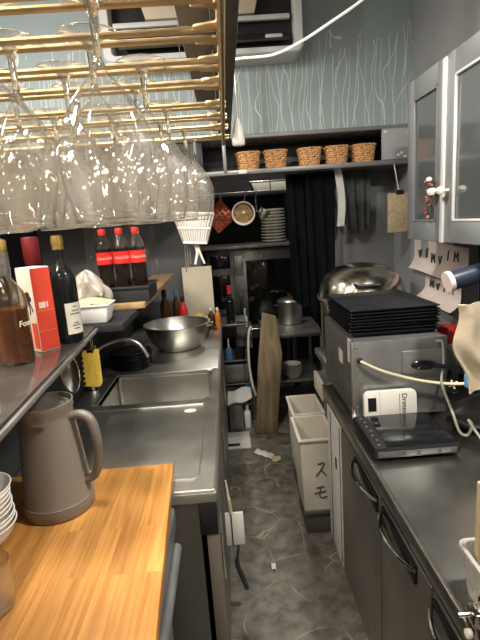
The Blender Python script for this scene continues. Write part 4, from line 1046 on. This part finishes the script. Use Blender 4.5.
tag(B().sheet(lambda u, v: (-.28+.11*u, 3.10+.09*v, .966+.035*sin(pi*u)*sin(pi*v)+.008*sin(11*u)*cos(9*v)), 16, 12, .006).build('yellow_cloth', 'yellow'), 'crumpled yellow cloth piled behind the mixing bowl', 'cloth')
cr = thing('tool_crate', 'dark crate under the yellow cloth behind the mixing bowl', 'crate', (-.22, 3.15, .85))
B().box(-.29, -.165, 3.09, 3.20, .8505, .952, .004).build('crate_body', 'black', cr)
B().box(-.185, -.166, 3.085, 3.10, .93, .985, .003).build('label_tag', 'white_plastic', cr)

# rear rack with odds and ends
rr = thing('wire_rack', 'small dark steel rack standing between sink counter and oven', 'rack', (.0, 3.75, 0))
for x in (-.115, .115):
    for y in (3.62, 3.95): B().box(x-.009, x+.009, y-.009, y+.009, 0, .86, .002).build('leg', 'dull_steel', rr)
for z in (.80, .50, .30): B().box(-.125, .125, 3.61, 3.96, z-.012, z, .003).build('shelf', 'dull_steel', rr)
B().box(-.10, .10, 3.615, 3.9, .31, .46, .005).build('drawer', 'dull_steel', rr)
w2 = thing('wine_bottle', 'dark wine bottle with red cap on the rear steel rack', 'bottle', (0, 3.68, .8005)); c = (-.008, 3.68, .8005); w2.location = c
B().lathe(bottle_prof(.036, .30, .015, .09), c, 24).build('bottle_glass', 'wine_glass_dark', w2)
B().lathe([(.0155, .24), (.018, .24), (.018, .305), (0, .307)], c, 18).build('cap', 'red', w2)
sb = thing('soap_bottle', 'white and blue soap bottle on the middle shelf of the rear rack', 'bottle', (-.05, 3.66, .5005)); c = (-.045, 3.66, .5005); sb.location = c
B().lathe([(0, 0), (.026, 0), (.028, .005), (.028, .085), (.012, .105), (0, .105)], c, 18, sy=.7).build('body', 'blue', sb)
B().lathe([(0, .105), (.010, .105), (.008, .14), (.005, .175), (0, .176)], c, 14).build('cap', 'white_plastic', sb)
tag(B().box(.01, .085, 3.64, 3.80, .5005, .66, .008).build('dark_canister', 'black'), 'dark canister on the rear rack beside the blue soap bottle', 'canister')
tag(B().sheet(lambda u, v: (.03+.12*u, 3.60+.02*sin(9*v), .62+.21*v-.02*u), 12, 12, .005).build('grey_rag', 'dark_cloth'), 'grey rag hung over the front of the rear rack', 'rag')
bxm = thing('metal_box', 'low grey metal box on the floor under a folded newspaper', 'box', (-.02, 3.42, 0))
B().box(-.075, .03, 3.34, 3.56, .0, .25, .005).build('box_body', 'dull_steel', bxm)
B().box(-.065, .02, 3.334, 3.342, .02, .22, .004).build('front_panel', 'brushed_steel', bxm)
tag(B().sheet(lambda u, v: (-.078+.185*u, 3.28+.26*v+.02*u, .262+.02*u+.010*sin(7*u+3*v)+.02*(1-v)*u-.012*(1-v)**2), 16, 12, .010).build('newspaper', 'white_paper'), 'folded newspaper lying on the low metal box at the back', 'newspaper')
simple_bottle('bleach_bottle', (.066, 3.42, 0), .028, .19, 'white_plastic', 'white_plastic', 'small white bottle on the floor beside the metal box')
tag(B().sheet(lambda u, v: (.075+.07*u, 3.56+.01*sin(8*u), .20+.12*v*(1-.6*u)), 10, 8, .004).build('teal_cloth', 'teal'), 'bright teal blue cloth hanging behind the leaning wooden board', 'cloth')
hs_ = B(); hs_.tube([(.145, 3.52, .79), (.125, 3.50, .76), (.112, 3.48, .66), (.108, 3.46, .50), (.120, 3.45, .36), (.145, 3.44, .25)], .010, 10, smooth=5)
tag(hs_.build('hose', 'offwhite_plastic'), 'pale curved hose hanging left of the leaning wooden board', 'hose')

lbd = B(); lbd.prism([(-.085, 0), (.075, 0), (.110, .62), (.060, .905), (-.045, .93), (-.075, .5)], .028, Matrix.Translation((.205, 3.30, .0)) @ Matrix.Rotation(RD(90-6), 4, 'X') @ Matrix.Rotation(RD(-4), 4, 'Z'), .004)
tag(lbd.build('wooden_board', 'old_wood'), 'tall weathered wooden board leaning against the small back table', 'board')

tb2 = thing('small_table', 'narrow dark steel table at the back carrying a covered pot', 'table', (.46, 3.85, 0))
B().box(.24, .72, 3.52, 4.12, .68, .71, .004).build('table_top', 'dull_steel', tb2)
B().box(.26, .70, 3.54, 4.10, .30, .32, .003).build('shelf', 'dull_steel', tb2)
for x in (.26, .70):
    for y in (3.54, 4.10): B().box(x-.014, x+.014, y-.014, y+.014, 0, .68, .002).build('leg', 'dull_steel', tb2)
cp = thing('covered_pot', 'small shiny covered pot standing on the narrow back table', 'pot', (.50, 3.9, .71)); c = (.505, 3.92, .7105)
B().lathe([(0, 0), (.098, 0), (.105, .008), (.105, .185), (.112, .19), (.112, .196), (0, .196)], c, 36).build('pot_body', 'steel', cp)
B().lathe([(.110, .196), (.105, .204), (.06, .222), (.0, .23)], c, 36).build('lid', 'steel', cp)
B().lathe([(0, .228), (.008, .228), (.016, .245), (.015, .262), (0, .266)], c, 16).build('lid_knob', 'brown_bottle', cp)
for s in (-1, 1): B().tube([(c[0]+s*.10, c[1]-.03, c[2]+.16), (c[0]+s*.135, c[1]-.02, c[2]+.165), (c[0]+s*.135, c[1]+.02, c[2]+.165), (c[0]+s*.10, c[1]+.03, c[2]+.16)], .005, 8, smooth=3).build('side_handle', 'black', cp)
simple_bottle('milk_bottle', (.33, 3.60, .3205), .033, .24, 'plate', 'plate', 'cream bottle on the lower shelf of the small back table')
bw = lab_stack('grey dish', 'under the small back table')
stack('small_dish', [(0, 0), (.04, 0), (.07, .03), (.067, .031), (.038, .005), (0, .005)], 'plate', 5, (.47, 3.62, .3205), .022, bw, 'dishes under the back table', 'dish', 24)

# hanging cloth and bags under the shelf
def folds(x0, x1, z0, z1, y, tip, k, ph):
    return lambda u, v: (x0+(x1-x0)*(u*(1-.15*(1-v))+.07*(1-v)), y+(.016*sin(k*u*2*pi+ph+v*2)+.010*sin(k*3.7*u+5*v+ph*2)*(1-v))*(1-.4*v), z0+(z1-z0)*v+tip*(1-v)*abs(2*u-1.2))
tag(B().sheet(folds(.395, .545, 1.02, 1.862, 2.97, .05, 2.2, 0), 30, 24, .005).build('navy_apron', 'navy_cloth'), 'long navy apron hanging left under the grey shelf', 'apron')
tag(B().sheet(folds(.505, .685, .78, 1.862, 2.92, .20, 2.4, 1.4), 30, 24, .005).build('navy_apron', 'navy_cloth'), 'longest navy apron hanging down beside the domed pot', 'apron')
tag(B().sheet(lambda u, v: (.690+.045*u+.012*sin(4*v), 2.90+.004*sin(5*v), 1.53+.335*v), 6, 16, .004).build('canvas_strap', 'white_cloth'), 'pale canvas strap hanging from the grey shelf', 'strap')
tag(B().sheet(folds(.62, .70, 1.46, 1.80, 3.0, .08, 1.5, .7), 16, 14, .004).build('grey_cloth', 'dark_cloth'), 'grey cloth hanging behind the pale canvas strap', 'cloth')
tag(B().sheet(folds(.745, .93, 1.47, 1.862, 2.98, .06, 3.1, 2.2), 30, 20, .004).build('dark_bag', 'dark_cloth'), 'dark grey cloth bag hanging right of the canvas strap', 'bag')
pbg = thing('paper_bag', 'beige paper bag pinned up beside the grey wall cabinet', 'bag', (1.0, 2.72, 1.48))
b = B(); b.box(.945, 1.075, 2.70, 2.735, 1.475, 1.70, .008, M=None); b.build('bag_body', 'noodles', pbg)
B().box(.985, 1.03, 2.695, 2.70, 1.69, 1.715, .004).build('clip', 'black', pbg)
B().tube([(1.01, 2.715, 1.70), (1.01, 2.80, 1.868)], .003, 6).build('string', 'white_cable', pbg)

# floor litter
pkt = B(); pkt.sheet(lambda u, v: (.085+.115*u+.025*v, 2.98-.10*u+.06*v, .006+.008*sin(pi*u)*sin(pi*v)+.003*sin(17*u)), 12, 8, .002)
tag(pkt.build('plastic_packet', 'white_plastic'), 'torn white and blue plastic packet lying on the stone floor', 'packet')
tag(B().sheet(lambda u, v: (.20+.06*u, 2.90-.07*v, .006+.008*sin(5*u)*sin(4*v)+.008), 8, 8, .002).build('paper_scrap', 'noodles'), 'yellowish paper scrap on the floor near the pale bins', 'scrap')
tag(B().sheet(lambda u, v: (.10+.020*u, 1.86+.045*v, .004+.004*sin(3*u+3*v)+.003), 6, 6, .0015).build('white_scrap', 'white_paper'), 'tiny white paper scrap on the stone floor in the aisle', 'scrap')
cf = thing('flat_carton', 'flattened dirty cardboard lying on the floor at the back', 'cardboard', (0, 3.2, 0))
B().box(-.135, .07, 3.06, 3.32, .001, .012, .002).build('sheet', 'white_cloth', cf)
B().box(-.105, -.01, 3.09, 3.13, .012, .0135, 0).build('slot', 'black', cf)

# ================================================================== light
def area(name, loc, rot, size, power, col, sy=None):
    l = bpy.data.lights.new(name, 'AREA'); l.energy = power; l.color = col; l.size = size
    if sy: l.shape = 'RECTANGLE'; l.size_y = sy
    o = bpy.data.objects.new(name, l); COL.objects.link(o); o.location = loc; o.rotation_euler = rot; return o
def lamp(name, loc, power, col, r=.04):
    l = bpy.data.lights.new(name, 'POINT'); l.energy = power; l.color = col; l.shadow_soft_size = r
    o = bpy.data.objects.new(name, l); COL.objects.link(o); o.location = loc; return o
WARM = (1.0, .89, .74); NEUT = (1.0, .95, .86)
DOWN = (0, 0, 0)
area('aisle_light', (.74, .70, 2.55), DOWN, .14, 46, NEUT, .14)
area('counter_light', (-.30, 1.0, 2.7), DOWN, .12, 42, NEUT, .12)
area('bar_light', (-.65, .0, 2.6), DOWN, .25, 10, WARM, .25)
area('hall_fill', (-1.3, .6, 2.8), DOWN, .4, 55, WARM, .4)  # unseen fill light added to brighten the room from the left
for x, y, z in ((-1.55, 2.6, 2.2), (-1.5, 1.7, 2.3), (-1.6, .9, 2.2), (-1.6, .1, 2.25), (-.9, -.7, 2.3), (-.35, -.8, 2.1), (.3, -.7, 2.4), (.85, -.5, 2.2), (-1.1, 1.0, 2.4), (-1.2, 3.1, 2.3)):
    lamp('glint_light', (x, y, z), 7, WARM, .03)  # unseen point lights added for glints on the hanging glasses
lamp('bar_lamp', (-.95, 1.9, 2.5), 26, NEUT, .05)
lamp('kitchen_lamp', (.25, 3.72, 2.5), 30, NEUT, .06)
wd = bpy.data.worlds.new('World'); SC.world = wd; wd.use_nodes = True
wd.node_tree.nodes['Background'].inputs[0].default_value = (.9, .95, 1, 1); wd.node_tree.nodes['Background'].inputs[1].default_value = .15

# ================================================================== camera
cam = bpy.data.cameras.new('camera'); cam.sensor_fit = 'VERTICAL'; cam.sensor_height = 24; cam.lens = 24*462/640; cam.clip_start = .02
co_ = bpy.data.objects.new('camera', cam); COL.objects.link(co_)
co_.matrix_world = Matrix.Translation((0, 0, 1.6)) @ Matrix.Rotation(RD(-1), 4, 'Z') @ Matrix.Rotation(RD(78), 4, 'X') @ Matrix.Rotation(RD(-4), 4, 'Z')
SC.camera = co_
vs = SC.view_settings; SC.display_settings.display_device = 'sRGB'
vs.view_transform = 'Standard'; vs.look = 'None'; vs.exposure = 0.0; vs.gamma = 1; vs.use_curve_mapping = False
SC.cycles.max_bounces = 16; SC.cycles.transmission_bounces = 14; SC.cycles.transparent_max_bounces = 40; SC.cycles.glossy_bounces = 6; SC.cycles.sample_clamp_indirect = 6
